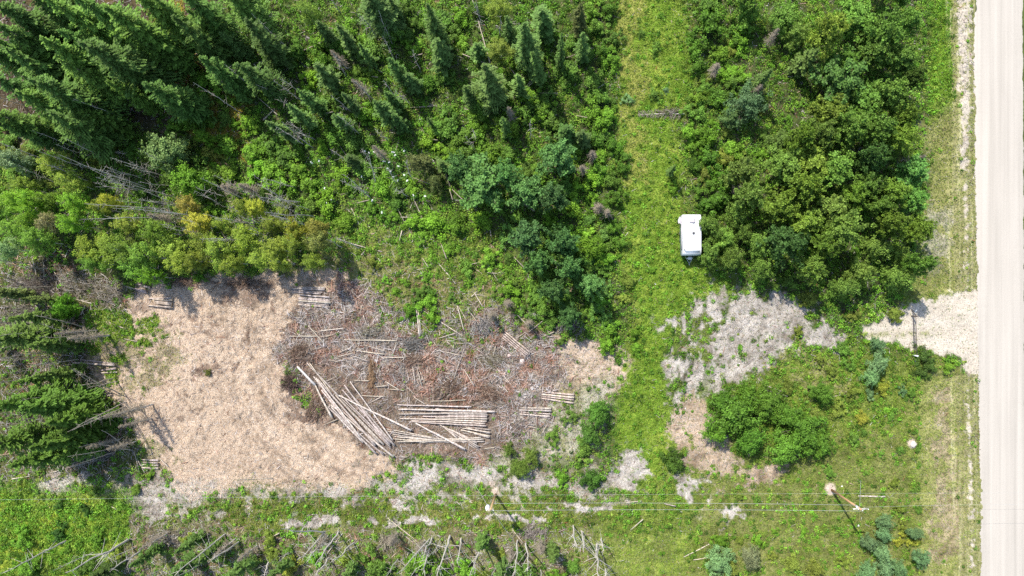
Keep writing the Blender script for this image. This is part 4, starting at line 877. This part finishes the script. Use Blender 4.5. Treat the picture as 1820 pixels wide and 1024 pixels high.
for x1, y1, x2, y2 in wood:
    o = log(x1, y1, x2, y2, R.uniform(.055, .09), R.uniform(.1, .5) if und[int((y1 - Y0) / 2), int((x1 - X0) / 2)] > .5 else .02, None, 'fallen poles around the clearing', name='fallen_pole', mats=[M_GREY, M_CUT], c=(.95, .9, .82), cat='pole')
    LOOSE.append((o, 'fallen pole', 'thin grey', 'pole', (x1 + x2) / 2, (y1 + y2) / 2))
for k in range(60):
    while True:
        x, y = R.uniform(380, 1080), R.uniform(40, 500)
        if not (x > 900 and y < 60): break
    a_ = R.normal(.4, .7); L = R.uniform(14, 42)
    o = log(x, y, x - math.cos(a_) * L, y - math.sin(a_) * L, R.uniform(.05, .08), R.uniform(.4, .9), None, 'fallen poles in the thicket', name='fallen_pole', mats=[M_GREY, M_CUT], c=(.72, .68, .6), cat='pole')
    LOOSE.append((o, 'windfallen pole', 'thin grey', 'pole', x, y))
for k in range(60):   # more thin sticks within the slash and the thicket above it
    while True:
        x, y = R.uniform(520, 980), R.uniform(420, 780)
        d_ = samp(twg, np.array([x]), np.array([y]))[0]
        if R.random() < d_ / 5 and not (540 < x < 880 and y > 690): break
    a_ = R.uniform(0, 6.28); L = R.uniform(8, 26)
    o = log(x, y, x + math.cos(a_) * L, y + math.sin(a_) * L, R.uniform(.035, .06), R.uniform(.1, .4), None, 'loose poles on the slash field', name='fallen_pole', mats=[M_GREY, M_CUT], c=(.9, .85, .78), cat='pole')
    LOOSE.append((o, 'loose stick', 'short weathered', 'pole', x, y))

# fallen dead spruce in the corridor
b = MB(); b.tube([(0, 0, .12), (3, 0, .14), (6.2, .1, .1)], [.09, .06, .02], 6)
br = MB()
for k in range(150):
    f = R.uniform(.3, 6.1); L = .95 * (1.1 - f / 6.6) ** .6 * R.uniform(.5, 1.1); a_ = ch([-1, 1]); z_ = R.uniform(0, .35)
    p = np.array([f, 0, .12]); e = p + np.array([L * .45, a_ * L, z_ * L])
    br.tube([p, (p + e) / 2 + (0, 0, .04), e], [.018, .012, .006], 3, tint=(.26, .22, .18))
    s_ = rnd(6)[:, None]; br.leaves(p + (e - p) * s_, np.tile(e - p, (6, 1)) + R.normal(0, .3, (6, 3)), R.normal(0, 1, (6, 3)) + (0, 0, 1), .22, .04, np.tile([(.28, .24, .19)], (6, 1)) * R.uniform(.5, 1.3, (6, 1)))
fs = bpy.data.objects.new('fallen_spruce', None); COL.objects.link(fs); tag(fs, 'dead brown spruce lying on its side across the grassy strip', 'dead spruce')
link('trunk', b.mesh('fallen_trunk', [M_GREY]), fs); link('branches', br.mesh('fallen_branches', [M_DRY]), fs)
fs.location = (*W(1216, 203), .05); fs.rotation_euler = (0, 0, math.pi)

# brush piles of dead boughs
def brush(px, py, lx, ly, n, rot, label, cols, hgt=.9):
    b = MB()
    a_ = R.normal(0, .5, n) + rot; L = rnd(n, .5, 1.7)
    x = R.normal(0, lx * .45, n); y = R.normal(0, ly * .45, n)
    hz = hgt * np.exp(-(x / lx) ** 2 - (y / ly) ** 2) * rnd(n, .1, 1)
    C = np.stack([x, y, hz], 1); ax = np.stack([np.cos(a_), np.sin(a_), R.normal(0, .25, n)], 1)
    t = pal(n, cols, .2)
    for k in range(n):
        p = C[k] - ax[k] * L[k] / 2; e = C[k] + ax[k] * L[k] / 2
        b.tube([p, (p + e) / 2 + R.normal(0, .07, 3), e], [.03, .022, .008], 3, tint=t[k])
    m_ = n * 9; kk = R.integers(0, n, m_); s_ = rnd(m_, -.5, .5)[:, None] * L[kk][:, None]
    b.leaves(C[kk] + ax[kk] * s_ + R.normal(0, .08, (m_, 3)), ax[kk] + R.normal(0, .6, (m_, 3)), R.normal(0, 1, (m_, 3)) + (0, 0, .8), rnd(m_, .15, .35), .04, t[kk] * R.uniform(.6, 1.2, (m_, 1)))
    o = link('brush_pile', b.mesh('brush_pile', [M_DRY])); x_, y_ = W(px, py); o.location = (x_, y_, gz_at(x_, y_))
    tag(o, label, 'brush pile', 'piles of dead boughs')
GB = [(.30, .26, .21), (.22, .18, .14), (.38, .35, .30), (.17, .15, .08)]
brush(195, 520, 2.6, 1.6, 420, -.5, 'long grey-brown heap of dead boughs left of the half-buried log stack', GB)
brush(140, 505, 2.4, 1.8, 340, -.6, 'olive-brown heap of boughs nearest the top left edge of the clearing', GB)
brush(60, 510, 3.2, 1.8, 420, -.4, 'dark grey heap of dead boughs by the left edge above the vivid green willow', [(.16, .13, .11), (.24, .21, .18), (.11, .09, .07)])
brush(90, 600, 2.6, 1.6, 300, .1, 'grey tangle of dead tops between the vivid willow and the left-edge log stack', [(.3, .27, .24), (.2, .18, .15), (.14, .14, .07)])
brush(40, 560, 2.4, 2.0, 300, -.2, 'dark olive-grey bough heap at the left edge below the dark heap', [(.2, .2, .12), (.24, .21, .18), (.11, .1, .07)])
brush(110, 690, 2.4, 1.4, 240, .3, 'grey-green branch tangle lower left of the left-edge log stack', [(.26, .24, .2), (.16, .17, .1)])
brush(175, 805, 2.2, 1.0, 240, .2, 'dark grey branch heap left of the lower left corner stack', [(.22, .2, .18), (.12, .11, .1)])
brush(120, 560, 1.6, 1.0, 120, .9, 'small tangle of branches right beside the round vivid green willow', GB)
RB = [(.27, .18, .13), (.19, .12, .085), (.34, .26, .2), (.13, .09, .06)]
brush(535, 630, 1.6, 1.8, 260, .6, 'dark reddish brown heap at the left edge of the slash field', RB, .7)
brush(560, 730, 1.6, 1.6, 260, .9, 'dark brown heap against the lower left of the log fan', RB, .7)
brush(520, 680, 1.2, 1.3, 160, .3, 'near-black clump of boughs just left of the thick birch log', [(.09, .06, .05), (.15, .1, .08)], .6)
brush(660, 590, 1.8, 1.0, 240, .2, 'grey-brown heap in the upper left of the slash field', GB, .6)
brush(735, 610, 2.0, 1.1, 240, .3, 'dark grey branch tangle at the foot of the upright bundle', [(.2, .19, .17), (.3, .28, .25), (.12, .1, .08)], .7)
brush(735, 640, 1.8, .9, 200, .2, 'rust-brown bough heap in the middle of the slash field', RB, .6)
brush(662, 665, .5, 2.0, 160, 1.5, 'single brown dried conifer top lying in the slash field', [(.32, .21, .12), (.24, .15, .09)], .5)
brush(800, 690, 2.2, 1.4, 260, .8, 'reddish heap of boughs above the wide level stack', RB, .6)
brush(880, 640, 2.4, 1.6, 280, -.7, 'grey-brown tangle left of the slanted bundle', GB, .6)
brush(870, 700, 2.0, 1.4, 240, -.5, 'red-brown heap above the right end of the wide stack', RB, .6)
brush(1010, 575, 2.2, 1.4, 240, .8, 'grey twisted branch heap under the dark poplars beside the slash field', [(.3, .27, .26), (.2, .17, .15), (.13, .1, .08)], .8)
brush(860, 580, 2.6, 1.6, 280, 1.2, 'pale grey branch heap at the upper right of the slash field', [(.40, .37, .34), (.28, .25, .22)], .6)
brush(440, 505, 3.6, 1.0, 300, .3, 'low brown bough heap along the top edge of the chip clearing', RB, .4)
brush(330, 500, 2.0, .8, 160, .5, 'brown bough litter at the upper left rim of the chips', RB, .4)
brush(300, 955, 3.0, 1.2, 220, .6, 'brown branch heap among the leaning dead stems at the bottom left', GB, .5)
brush(690, 960, 1.2, 1.2, 140, 1.2, 'dry tan branch heap at the bottom edge under the log fan', [(.34, .3, .22), (.24, .2, .15)], .5)
brush(950, 945, 2.6, 1.2, 220, .8, 'grey branch tangle at the bottom edge below the left power pole', [(.36, .31, .27), (.24, .2, .17)], .5)
brush(1190, 200, 1.5, .5, 80, .1, 'low dry twigs along the dead spruce on the grassy strip', GB, .3)

# white umbels of cow parsnip
M_PETAL = plain('white_petal', (.58, .60, .54), .7)
def umbel_mesh():
    b = MB(); hs = []
    for k in range(R.integers(2, 4)):
        x, y, z = R.normal(0, .08), R.normal(0, .08), R.uniform(.9, 1.25); r = R.uniform(.06, .12)
        b.tube([(0, 0, 0), (x, y, z)], [.015, .01], 4, m=1)
        n = 26; a_ = rnd(n, 0, 6.28); q = np.sqrt(rnd(n)) * r
        b.leaves(np.stack([x + np.cos(a_) * q, y + np.sin(a_) * q, z + .05 - q * .2], 1), dirs(n, -.1, .1), R.normal(0, .2, (n, 3)) + (0, 0, 1), .09, .08, np.ones((n, 3)), m=0)
    n = 40; b.leaves(np.stack([R.normal(0, .3, n), R.normal(0, .3, n), rnd(n, .4, .9)], 1), dirs(n), R.normal(0, .4, (n, 3)) + (0, 0, 1), .28, .2, np.tile([(.09, .2, .03)], (n, 1)), m=1)
    return b.mesh('flowering_plant', [M_PETAL, M_LEAF])
UM = [umbel_mesh() for _ in range(4)]
for k, (x, y) in enumerate([(650, 270), (657, 273), (667, 271), (672, 276), (700, 272), (704, 278), (720, 270), (693, 290), (684, 288), (652, 298), (695, 306), (690, 300), (700, 315), (708, 322), (720, 312), (578, 335), (582, 362), (572, 366), (590, 355), (663, 357), (735, 348), (757, 350), (680, 378), (555, 290), (568, 287), (645, 315), (710, 296), (725, 322)]):
    o = link('flowering_plant', ch(UM)); x_, y_ = W(x, y, 1); o.location = (x_, y_, gz_at(x_, y_) + .35); o.rotation_euler = (0, 0, R.uniform(0, 6)); o.scale = (.8, .8, 1)
    o.color = (1, 1, 1, 1); tag(o, None, 'wildflower', 'white flowering plants in the thicket'); LOOSE.append((o, 'white-flowered plant', 'tall', 'wildflower', x, y))

# stones
def stone(px, py, r, label, c=(.6, .56, .5), flat=.5):
    import bmesh
    bm = bmesh.new(); bmesh.ops.create_icosphere(bm, subdivisions=3, radius=1)
    sd_ = R.integers(1000)
    from mathutils import noise
    for v in bm.verts:
        v.co *= 1 + .22 * noise.noise(v.co * 1.6 + Vector((sd_, 0, 0))) + .08 * noise.noise(v.co * 5)
        v.co.z *= flat
    me = bpy.data.meshes.new('stone'); bm.to_mesh(me); bm.free(); me.materials.append(M_STONE)
    for p in me.polygons: p.use_smooth = True
    o = link('stone', me); x, y = W(px, py); o.location = (x, y, gz_at(x, y) + r * flat * .4); o.scale = (r, r, r); o.color = (*c, 1)
    tag(o, label, 'stone')
M_STONE = wood_mat('stone_surface', (.75, .75, .75), (1.1, 1.1, 1.1), 3)
stone(1621, 789, .42, 'large pale round boulder alone in the grass near the road', (.46, .41, .35), .35)
stone(928, 643, .40, 'pale pinkish rock at the lower end of the slanted bundle', (.55, .46, .42))
stone(946, 690, .22, 'small white rock above the short right-end stack', (.65, .6, .55))
stone(1497, 865, .13, 'small white stone right beside the dirt ring of the right power pole', (.7, .68, .64))
stone(1525, 934, .17, 'small white stone at the far end of the right pole\'s shadow', (.7, .68, .64))
stone(905, 632, .25, 'brown-pink rock just left of the slanted bundle', (.45, .34, .3))
stone(745, 632, .16, 'small pale rock in the middle of the slash field', (.6, .5, .45))
stone(134, 920, .16, 'small white stone in the lush grass at the bottom left', (.7, .68, .64))
stone(162, 982, .14, 'small white stone between the two longest leaning stems', (.7, .68, .64))
stone(1165, 505, .12, 'tiny white stone in the grassy strip below the trailer', (.65, .62, .58))

# ------------------------------------------------------------------ travel trailer
def bevel_box(name, x0, x1, y0, y1, z0, z1, m, parent, bev=.08, seg=3):
    import bmesh
    bm = bmesh.new(); bmesh.ops.create_cube(bm, size=1)
    for v in bm.verts: v.co = Vector(((x0 + x1) / 2 + v.co.x * (x1 - x0), (y0 + y1) / 2 + v.co.y * (y1 - y0), (z0 + z1) / 2 + v.co.z * (z1 - z0)))
    bmesh.ops.bevel(bm, geom=bm.edges[:], offset=bev, segments=seg, affect='EDGES')
    me = bpy.data.meshes.new(name); bm.to_mesh(me); bm.free(); me.materials.append(m)
    return link(name, me, parent)
M_TW = plain('trailer_white', (.62, .62, .61), .45); M_ROOF = plain('trailer_roof_white', (.50, .50, .50), .6); M_DK = plain('dark_plastic', (.04, .04, .045), .5)
M_GL = plain('window_glass', (.03, .04, .05), .1); M_TYRE = plain('tyre_rubber', (.02, .02, .02), .9); M_STEEL = plain('steel_grey', (.35, .35, .36), .4, .8); M_TRIM = plain('trim_blue_grey', (.25, .30, .34), .5)
M_TARP = plain('pale_tarp', (.42, .38, .40), .8)
tr = bpy.data.objects.new('travel_trailer', None); COL.objects.link(tr)
tag(tr, 'white travel trailer parked on the grassy strip with its hitch towards the power line', 'travel trailer')
cx_, cy_ = W(1230, 417, 2.8); tr.location = (cx_, cy_, .1); tr.rotation_euler = (0, 0, math.radians(.8))
HW, HL = 1.22, 2.62
# body profile in y,z extruded in x (rounded rear, sloped nose)
prof = [(HL, .55), (HL, 2.45), (HL - .1, 2.62), (HL - .3, 2.7), (-HL + .55, 2.7), (-HL + .12, 2.5), (-HL, 2.2), (-HL, 1.2), (-HL + .2, .75), (-HL + .35, .55)]
b = MB(); n = len(prof)
rows = []
for xx, ins in ((-HW, .06), (-HW + .06, 0), (HW - .06, 0), (HW, .06)):
    rows.append([(xx, y * (1 - ins / HL), .55 + (z - .55) * (1 - ins / 2.2)) for y, z in prof])
Vb = np.array(rows).reshape(-1, 3); fq = []
for i in range(3):
    for k in range(n): k2 = (k + 1) % n; fq.append((i * n + k, (i + 1) * n + k, (i + 1) * n + k2, i * n + k2))
b.add(Vb, fq); b.F.append(np.array([np.arange(n)])); b.M.append(0); b.T.append(np.ones((1, 3))); b.F.append(np.array([3 * n + np.arange(n)[::-1]])); b.M.append(0); b.T.append(np.ones((1, 3)))
body = link('body', b.mesh('trailer_body', [M_TW]), tr)
bevel_box('roof', -HW + .05, HW - .05, -HL + .6, HL - .25, 2.698, 2.735, M_ROOF, tr, .015, 2)
b = MB()
for xx in (-HW + .03, HW - .03): b.box(xx, .1, 2.715, .035, 2 * HL - .9, .05)
link('roof_rail', b.mesh('roof_rail', [M_TRIM]), tr)
b = MB(); b.box(0, -HL + .5, 2.665, 2 * HW - .5, .16, .05); b.box(.1, -HL + .33, 2.6, 2 * HW - .7, .1, .05); link('nose_trim', b.mesh('nose_trim', [M_TRIM]), tr)
def disc(name, x, y, z, r, h_, m, parent, sides=20):
    b = MB(); b.tube([(x, y, z), (x, y, z + h_)], [r, r * .9], sides, cap=True); return link(name, b.mesh(name, [m]), parent)
vent = bevel_box('roof_vent', .0, .36, .0, .36, 2.735, 2.80, M_TW, tr, .03, 2); disc('vent_fan', .18, .18, 2.80, .17, .03, M_DK, vent)
bevel_box('roof_hatch', -.45, -.05, -.75, -.35, 2.735, 2.79, M_TW, tr, .03, 2)
bevel_box('roof_hatch', -.4, .1, .95, 1.5, 2.735, 2.80, M_TW, tr, .04, 2)
disc('vent_pipe', -1.0, -1.95, 2.65, .07, .18, M_DK, tr, 10); disc('vent_pipe', -.35, -.5 + .1, 2.79, .05, .08, M_STEEL, tr, 10)
bevel_box('air_conditioner', -.35, .35, 1.5, 2.15, 2.735, 2.96, M_TARP, tr, .08, 3)
for s_ in (-1, 1):
    for yy in (-.42, .42):
        w_ = MB(); w_.tube([(s_ * 1.0, yy, .26), (s_ * 1.2, yy, .26)], [.33, .33], 20, cap=True); wo = link('wheel', w_.mesh('wheel', [M_TYRE]), tr)
        w_ = MB(); w_.tube([(s_ * 1.2, yy, .26), (s_ * 1.215, yy, .26)], [.2, .17], 16, cap=True); link('rim', w_.mesh('rim', [M_STEEL]), wo)
    for yy, l_ in ((-1.6, .7), (1.5, .9)): bevel_box('window', s_ * HW - .012, s_ * HW + .012, yy - l_ / 2, yy + l_ / 2, 1.5, 2.1, M_GL, tr, .01, 1)
    bevel_box('stripe', s_ * HW - .004, s_ * HW + .004, -HL + .5, HL - .3, 1.15, 1.27, M_TRIM, tr, .002, 1)
dr = bevel_box('door', HW - .01, HW + .02, -.95, -.3, .65, 2.45, M_TW, tr, .01, 1); bevel_box('door_handle', HW + .02, HW + .05, -.9, -.82, 1.4, 1.55, M_DK, dr, .008, 1)
b = MB(); b.tube([(-.75, -HL + .4, .5), (0, -HL - 1.0, .5)], [.05, .05], 8, cap=True); b.tube([(.75, -HL + .4, .5), (0, -HL - 1.0, .5)], [.05, .05], 8, cap=True); b.tube([(0, -HL - .9, .5), (0, -HL - 1.2, .52)], [.06, .05], 8, cap=True)
b.tube([(0, -HL - .85, 0), (0, -HL - .85, .9)], [.03, .03], 8, cap=True)
link('hitch', b.mesh('hitch', [M_STEEL]), tr)
bevel_box('propane_cover', -.36, .36, -HL - .5, -HL - .12, .55, 1.15, M_TW, tr, .14, 4)
b = MB(); b.box(0, 0, .5, 2 * HW - .2, 2 * HL - .4, .1); b.box(0, HL + .08, .55, 2.2, .12, .12); link('chassis', b.mesh('chassis', [M_DK]), tr)
b = MB(); b.tube([(-HW - .06, -1.9, 2.4), (-HW - .06, 1.5, 2.4)], [.045, .045], 8, cap=True); link('awning_roll', b.mesh('awning_roll', [M_TARP]), tr)
# loose sheet draped at the rear corner
gx_, gy_ = np.meshgrid(np.linspace(0, 1, 12), np.linspace(0, 1, 14)); zz = 2.2 + .06 * np.sin(gx_ * 7 + gy_ * 3) + .05 * R.random(gx_.shape) - .35 * (1 - gx_)
wdt = .55 + .15 * np.sin(gy_ * 4)
Vt = np.stack([-HW - .03 - wdt * .6 + gx_ * wdt * .6, 1.5 + gy_ * .85 + .08 * np.sin(gx_ * 5), zz], -1).reshape(-1, 3)
a_ = (np.arange(13)[:, None] * 12 + np.arange(11)[None]).ravel(); b = MB(); b.add(Vt, np.stack([a_, a_ + 1, a_ + 13, a_ + 12], 1)); link('side_awning', b.mesh('side_awning', [M_TARP]), tr)

# ------------------------------------------------------------------ power line
M_PW = wood_mat('pole_timber', (.22, .14, .08), (.38, .26, .16), 5, stretch=(1, 1, .1)); M_WIRE = plain('aluminium_wire', (.42, .42, .40), .5, .2); M_INS = plain('porcelain', (.7, .7, .68), .3); M_TRF = plain('transformer_grey', (.62, .64, .66), .4)
def upole(bx, by, tx, ty, h, label, col_, trf=False):
    o = bpy.data.objects.new('utility_pole', None); COL.objects.link(o); tag(o, label, 'utility pole', 'power poles'); o.location = (*W(bx, by), 0)
    t = np.array(W(tx, ty, h)) - np.array(W(bx, by))
    b = MB(); b.tube([(0, 0, -.3), (t[0] * .5, t[1] * .5, h / 2), (t[0], t[1], h)], [.17, .14, .11], 10, cap=True); p = link('pole', b.mesh('pole', [M_PW]), o); p.color = (*col_, 1)
    return o, t
h1 = 9.3
up1, t1 = upole(1478, 871, 1531, 906, h1, 'brown timber power pole standing in a pale dirt ring near the road', (1.25, 1.1, .95))
b = MB(); b.box(t1[0] + .05, t1[1] - .0, h1 - .35, 1.9, .11, .13); link('crossarm', b.mesh('crossarm', [M_GREY]), up1)
for dx in (-.85, -.3, .35, .9):
    b = MB(); b.tube([(t1[0] + dx, t1[1], h1 - .29), (t1[0] + dx, t1[1], h1 - .05)], [.05, .035], 8, cap=True); link('insulator', b.mesh('insulator', [M_INS]), up1)
b = MB(); b.tube([(t1[0] - .2, t1[1] + .12, h1 - 1.1), (t1[0] - .2, t1[1] + .12, h1 - .6)], [.12, .12], 10, cap=True); link('cutout_fuse', b.mesh('cutout_fuse', [M_TRF]), up1)
b = MB(); b.tube([(t1[0], t1[1], h1 - .5), (3.9, 1.0 + .4, 0.0)], [.025, .025], 4); link('guy_wire', b.mesh('guy_wire', [M_WIRE]), up1)
b = MB(); b.tube([(t1[0], t1[1], h1), (t1[0], t1[1], h1 + .35)], [.02, .02], 5, cap=True); b.tube([(t1[0], t1[1], h1 + .3), (t1[0], t1[1], h1 + .45)], [.06, .04], 8, cap=True); link('top_insulator', b.mesh('top_insulator', [M_INS]), up1)
h2 = 8.4
up2, t2 = upole(881, 879, 872, 906, h2, 'grey timber power pole with a white transformer left of the grassy strip', (1.15, 1.15, .95))
b = MB(); b.tube([(t2[0] - .45, t2[1] + .05, h2 - 1.3), (t2[0] - .45, t2[1] + .05, h2 - .5)], [.27, .27], 16, cap=True); tf = link('transformer', b.mesh('transformer', [M_TRF]), up2)
b = MB(); b.tube([(t2[0] - .45, t2[1] + .05, h2 - .5), (t2[0] - .45, t2[1] + .05, h2 - .42)], [.29, .2], 16, cap=True); b.tube([(t2[0] - .38, t2[1], h2 - .42), (t2[0] - .38, t2[1], h2 - .2)], [.05, .03], 8, cap=True); link('bushing', b.mesh('bushing', [M_INS]), tf)
b = MB(); b.box(t2[0] - .1, t2[1] - .1, h2 - .2, 1.0, .1, .12); link('crossarm', b.mesh('crossarm2', [M_GREY]), up2)
for dx in (-.5, .35): b = MB(); b.tube([(t2[0] + dx, t2[1] - .1, h2 - .14), (t2[0] + dx, t2[1] - .1, h2 + .08)], [.05, .035], 8, cap=True); link('insulator', b.mesh('insulator2', [M_INS]), up2)
b = MB(); b.tube([(t2[0], t2[1], h2 - .3), (3.2, -7.4, 0)], [.025, .025], 4); link('guy_wire', b.mesh('guy_wire2', [M_WIRE]), up2)
def wire(p, q, sag, label, r=.013):
    n = 40; t = np.linspace(0, 1, n)[:, None]; p = np.array(p, float); q = np.array(q, float); pts = p * (1 - t) + q * t; pts[:, 2] -= (4 * sag * t * (1 - t))[:, 0]
    b = MB(); b.tube(pts, np.full(n, r), 5); o = link('power_line', b.mesh('power_line', [M_WIRE])); tag(o, label, 'power line', 'overhead wires')
P1 = np.array([*W(1478, 871), 0]) + (t1[0], t1[1], h1); P2 = np.array([*W(881, 879), 0]) + (t2[0], t2[1], h2)
wire(P2 + (.3, .5, -.9), P1 + (-.3, .35, -.7), .5, 'upper of the two bright wires strung between the poles')
wire(P2 + (.35, -.1, .1), P1 + (0, -.05, .4), .5, 'lower of the two bright wires strung between the poles')
wire(P1 + (.4, .2, -.3), (*W(1860, 897, 7), 7), .4, 'wire running from the right power pole over the road', .009)
wire((*W(-60, 889, 6), 6.0), (*W(1900, 876, 6), 6.0), .6, 'single thin wire running the full width just above the two bright ones', .007)
wire(P2 + (0, -.1, .1), P2 + (-3.0, 1.1, -8.0), .1, 'short slack wire dropping left from the transformer pole', .018)

# ------------------------------------------------------------------ gate across the drive
M_RUST = plain('dark_pipe', (.07, .05, .045), .6, .3); M_WP = plain('white_painted_post', (.75, .75, .72), .5)
gt = bpy.data.objects.new('pipe_gate', None); COL.objects.link(gt); tag(gt, 'dark pipe gate closed across the gravel drive by the road', 'gate')
gx1, gy1 = W(1620, 564); gx2, gy2 = W(1622, 630); gt.location = (gx1, gy1, 0)
L = gy2 - gy1; ddx = gx2 - gx1
b = MB()
for z_ in (.5, 1.15): b.tube([(0, 0, z_), (ddx, L, z_)], [.04, .04], 8, cap=True)
for f in np.linspace(0, 1, 6): b.tube([(ddx * f, L * f, .5), (ddx * f, L * f, 1.15)], [.025, .025], 6, cap=True)
b.tube([(0, 0, .5), (ddx, L, 1.15)], [.022, .022], 6); link('bar_frame', b.mesh('bar_frame', [M_RUST]), gt)
b = MB(); b.tube([(0.0, .15, -.1), (0, .15, 1.5)], [.09, .09], 10, cap=True); b.tube([(0, .15, 1.3), (.0, 1.0, 0)], [.05, .05], 8, cap=True); link('post', b.mesh('post', [M_RUST]), gt)
b = MB(); b.tube([(ddx, L - .12, -.1), (ddx, L - .12, 1.4)], [.09, .09], 10, cap=True); link('post', b.mesh('post', [M_WP]), gt)
b = MB(); b.tube([(ddx + .3, L - .35, .05), (ddx + .35, L - 1.1, .12)], [.11, .09], 10, cap=True); link('brace', b.mesh('brace', [M_WP]), gt)
b = MB(); b.tube([(.22, .3, 0), (.22, .95, .9)], [.05, .05], 8, cap=True); link('brace', b.mesh('brace', [M_WP]), gt)

# ------------------------------------------------------------------ labels: direction and rank from a landmark, unique per plant
LM = [('the white trailer', 1230, 417), ('the left power pole', 880, 880), ('the right power pole', 1500, 885), ('the pipe gate', 1622, 598), ('the big log fan', 620, 730), ('the wide level stack', 790, 738),
      ('the neat log stack', 560, 528), ('the half-buried stack', 285, 540), ('the left-edge log stack', 195, 655), ('the slanted bundle', 918, 612), ('the upright pole bundle', 742, 570), ('the short right-end stack', 992, 707),
      ('the picture\'s top left corner', 0, 0), ('the picture\'s bottom left corner', 0, 1024), ('the vivid round willow', 103, 548), ('the fallen dead spruce', 1178, 200), ('the pale boulder', 1621, 789),
      ('the round blue-green willow', 1328, 183), ('the biggest dark poplar', 855, 320), ('the pale green round-leaved willow', 290, 268), ('the big rounded willow', 1310, 740), ('the white flowers', 690, 290),
      ('the top edge\'s middle', 910, 0), ('the tall corridor spruce', 994, 65), ('the road at the top', 1710, 0), ('the road halfway down', 1700, 380), ('the bottom edge\'s middle', 700, 1024), ('the upright yellow-green birch', 543, 18),
      ('the left edge\'s upper third', 0, 350), ('the orange-tipped birch', 325, 362), ('the twin olive birches', 540, 420), ('the leaning pale spruce', 860, 150), ('the grassy strip\'s bottom end', 1180, 1024), ('the bottom right silvery willows', 1570, 970), ('the biggest corridor shrub', 1265, 40), ('the biggest poplar by the road', 1500, 140)]
DIRN = ['right of', 'above-right of', 'above', 'above-left of', 'left of', 'below-left of', 'below', 'below-right of']
bucket = {}
for rec in PLANTS + LOOSE:
    o, kw, look, cat, px, py = rec
    ds = [(math.hypot(px - m[1], py - m[2]), k) for k, m in enumerate(LM)]; ds.sort(); d0, k = ds[0]
    if d0 < 6: d0, k = ds[1]
    m = LM[k]; a_ = math.atan2(m[2] - py, px - m[1]); q = int(round(a_ / (math.pi / 4))) % 8
    bucket.setdefault((kw, look, k, q), []).append((d0, o))
for (kw, look, k, q), L_ in bucket.items():
    L_.sort(key=lambda t: t[0])
    for i, (d0, o) in enumerate(L_):
        pre = 'nearest' if i == 0 else f'{ORD[i]} nearest'
        if len(L_) == 1: o['label'] = f"{look} {kw} {DIRN[q]} {LM[k][0]}"
        else: o['label'] = f"{look} {kw}, {pre} {DIRN[q]} {LM[k][0]}"
import re
for (kw, look, k, q), L_ in bucket.items():
    for d0, o in L_:
        while len(re.findall(r"[A-Za-z0-9']+", o['label'])) > 15 and len(look.split()) > 1 and o['label'].startswith(look.split()[0]):
            o['label'] = o['label'].split(' ', 1)[1]; look_ = look
            break
print('plants', len(PLANTS), 'loose', len(LOOSE), 'objects', len(bpy.data.objects))
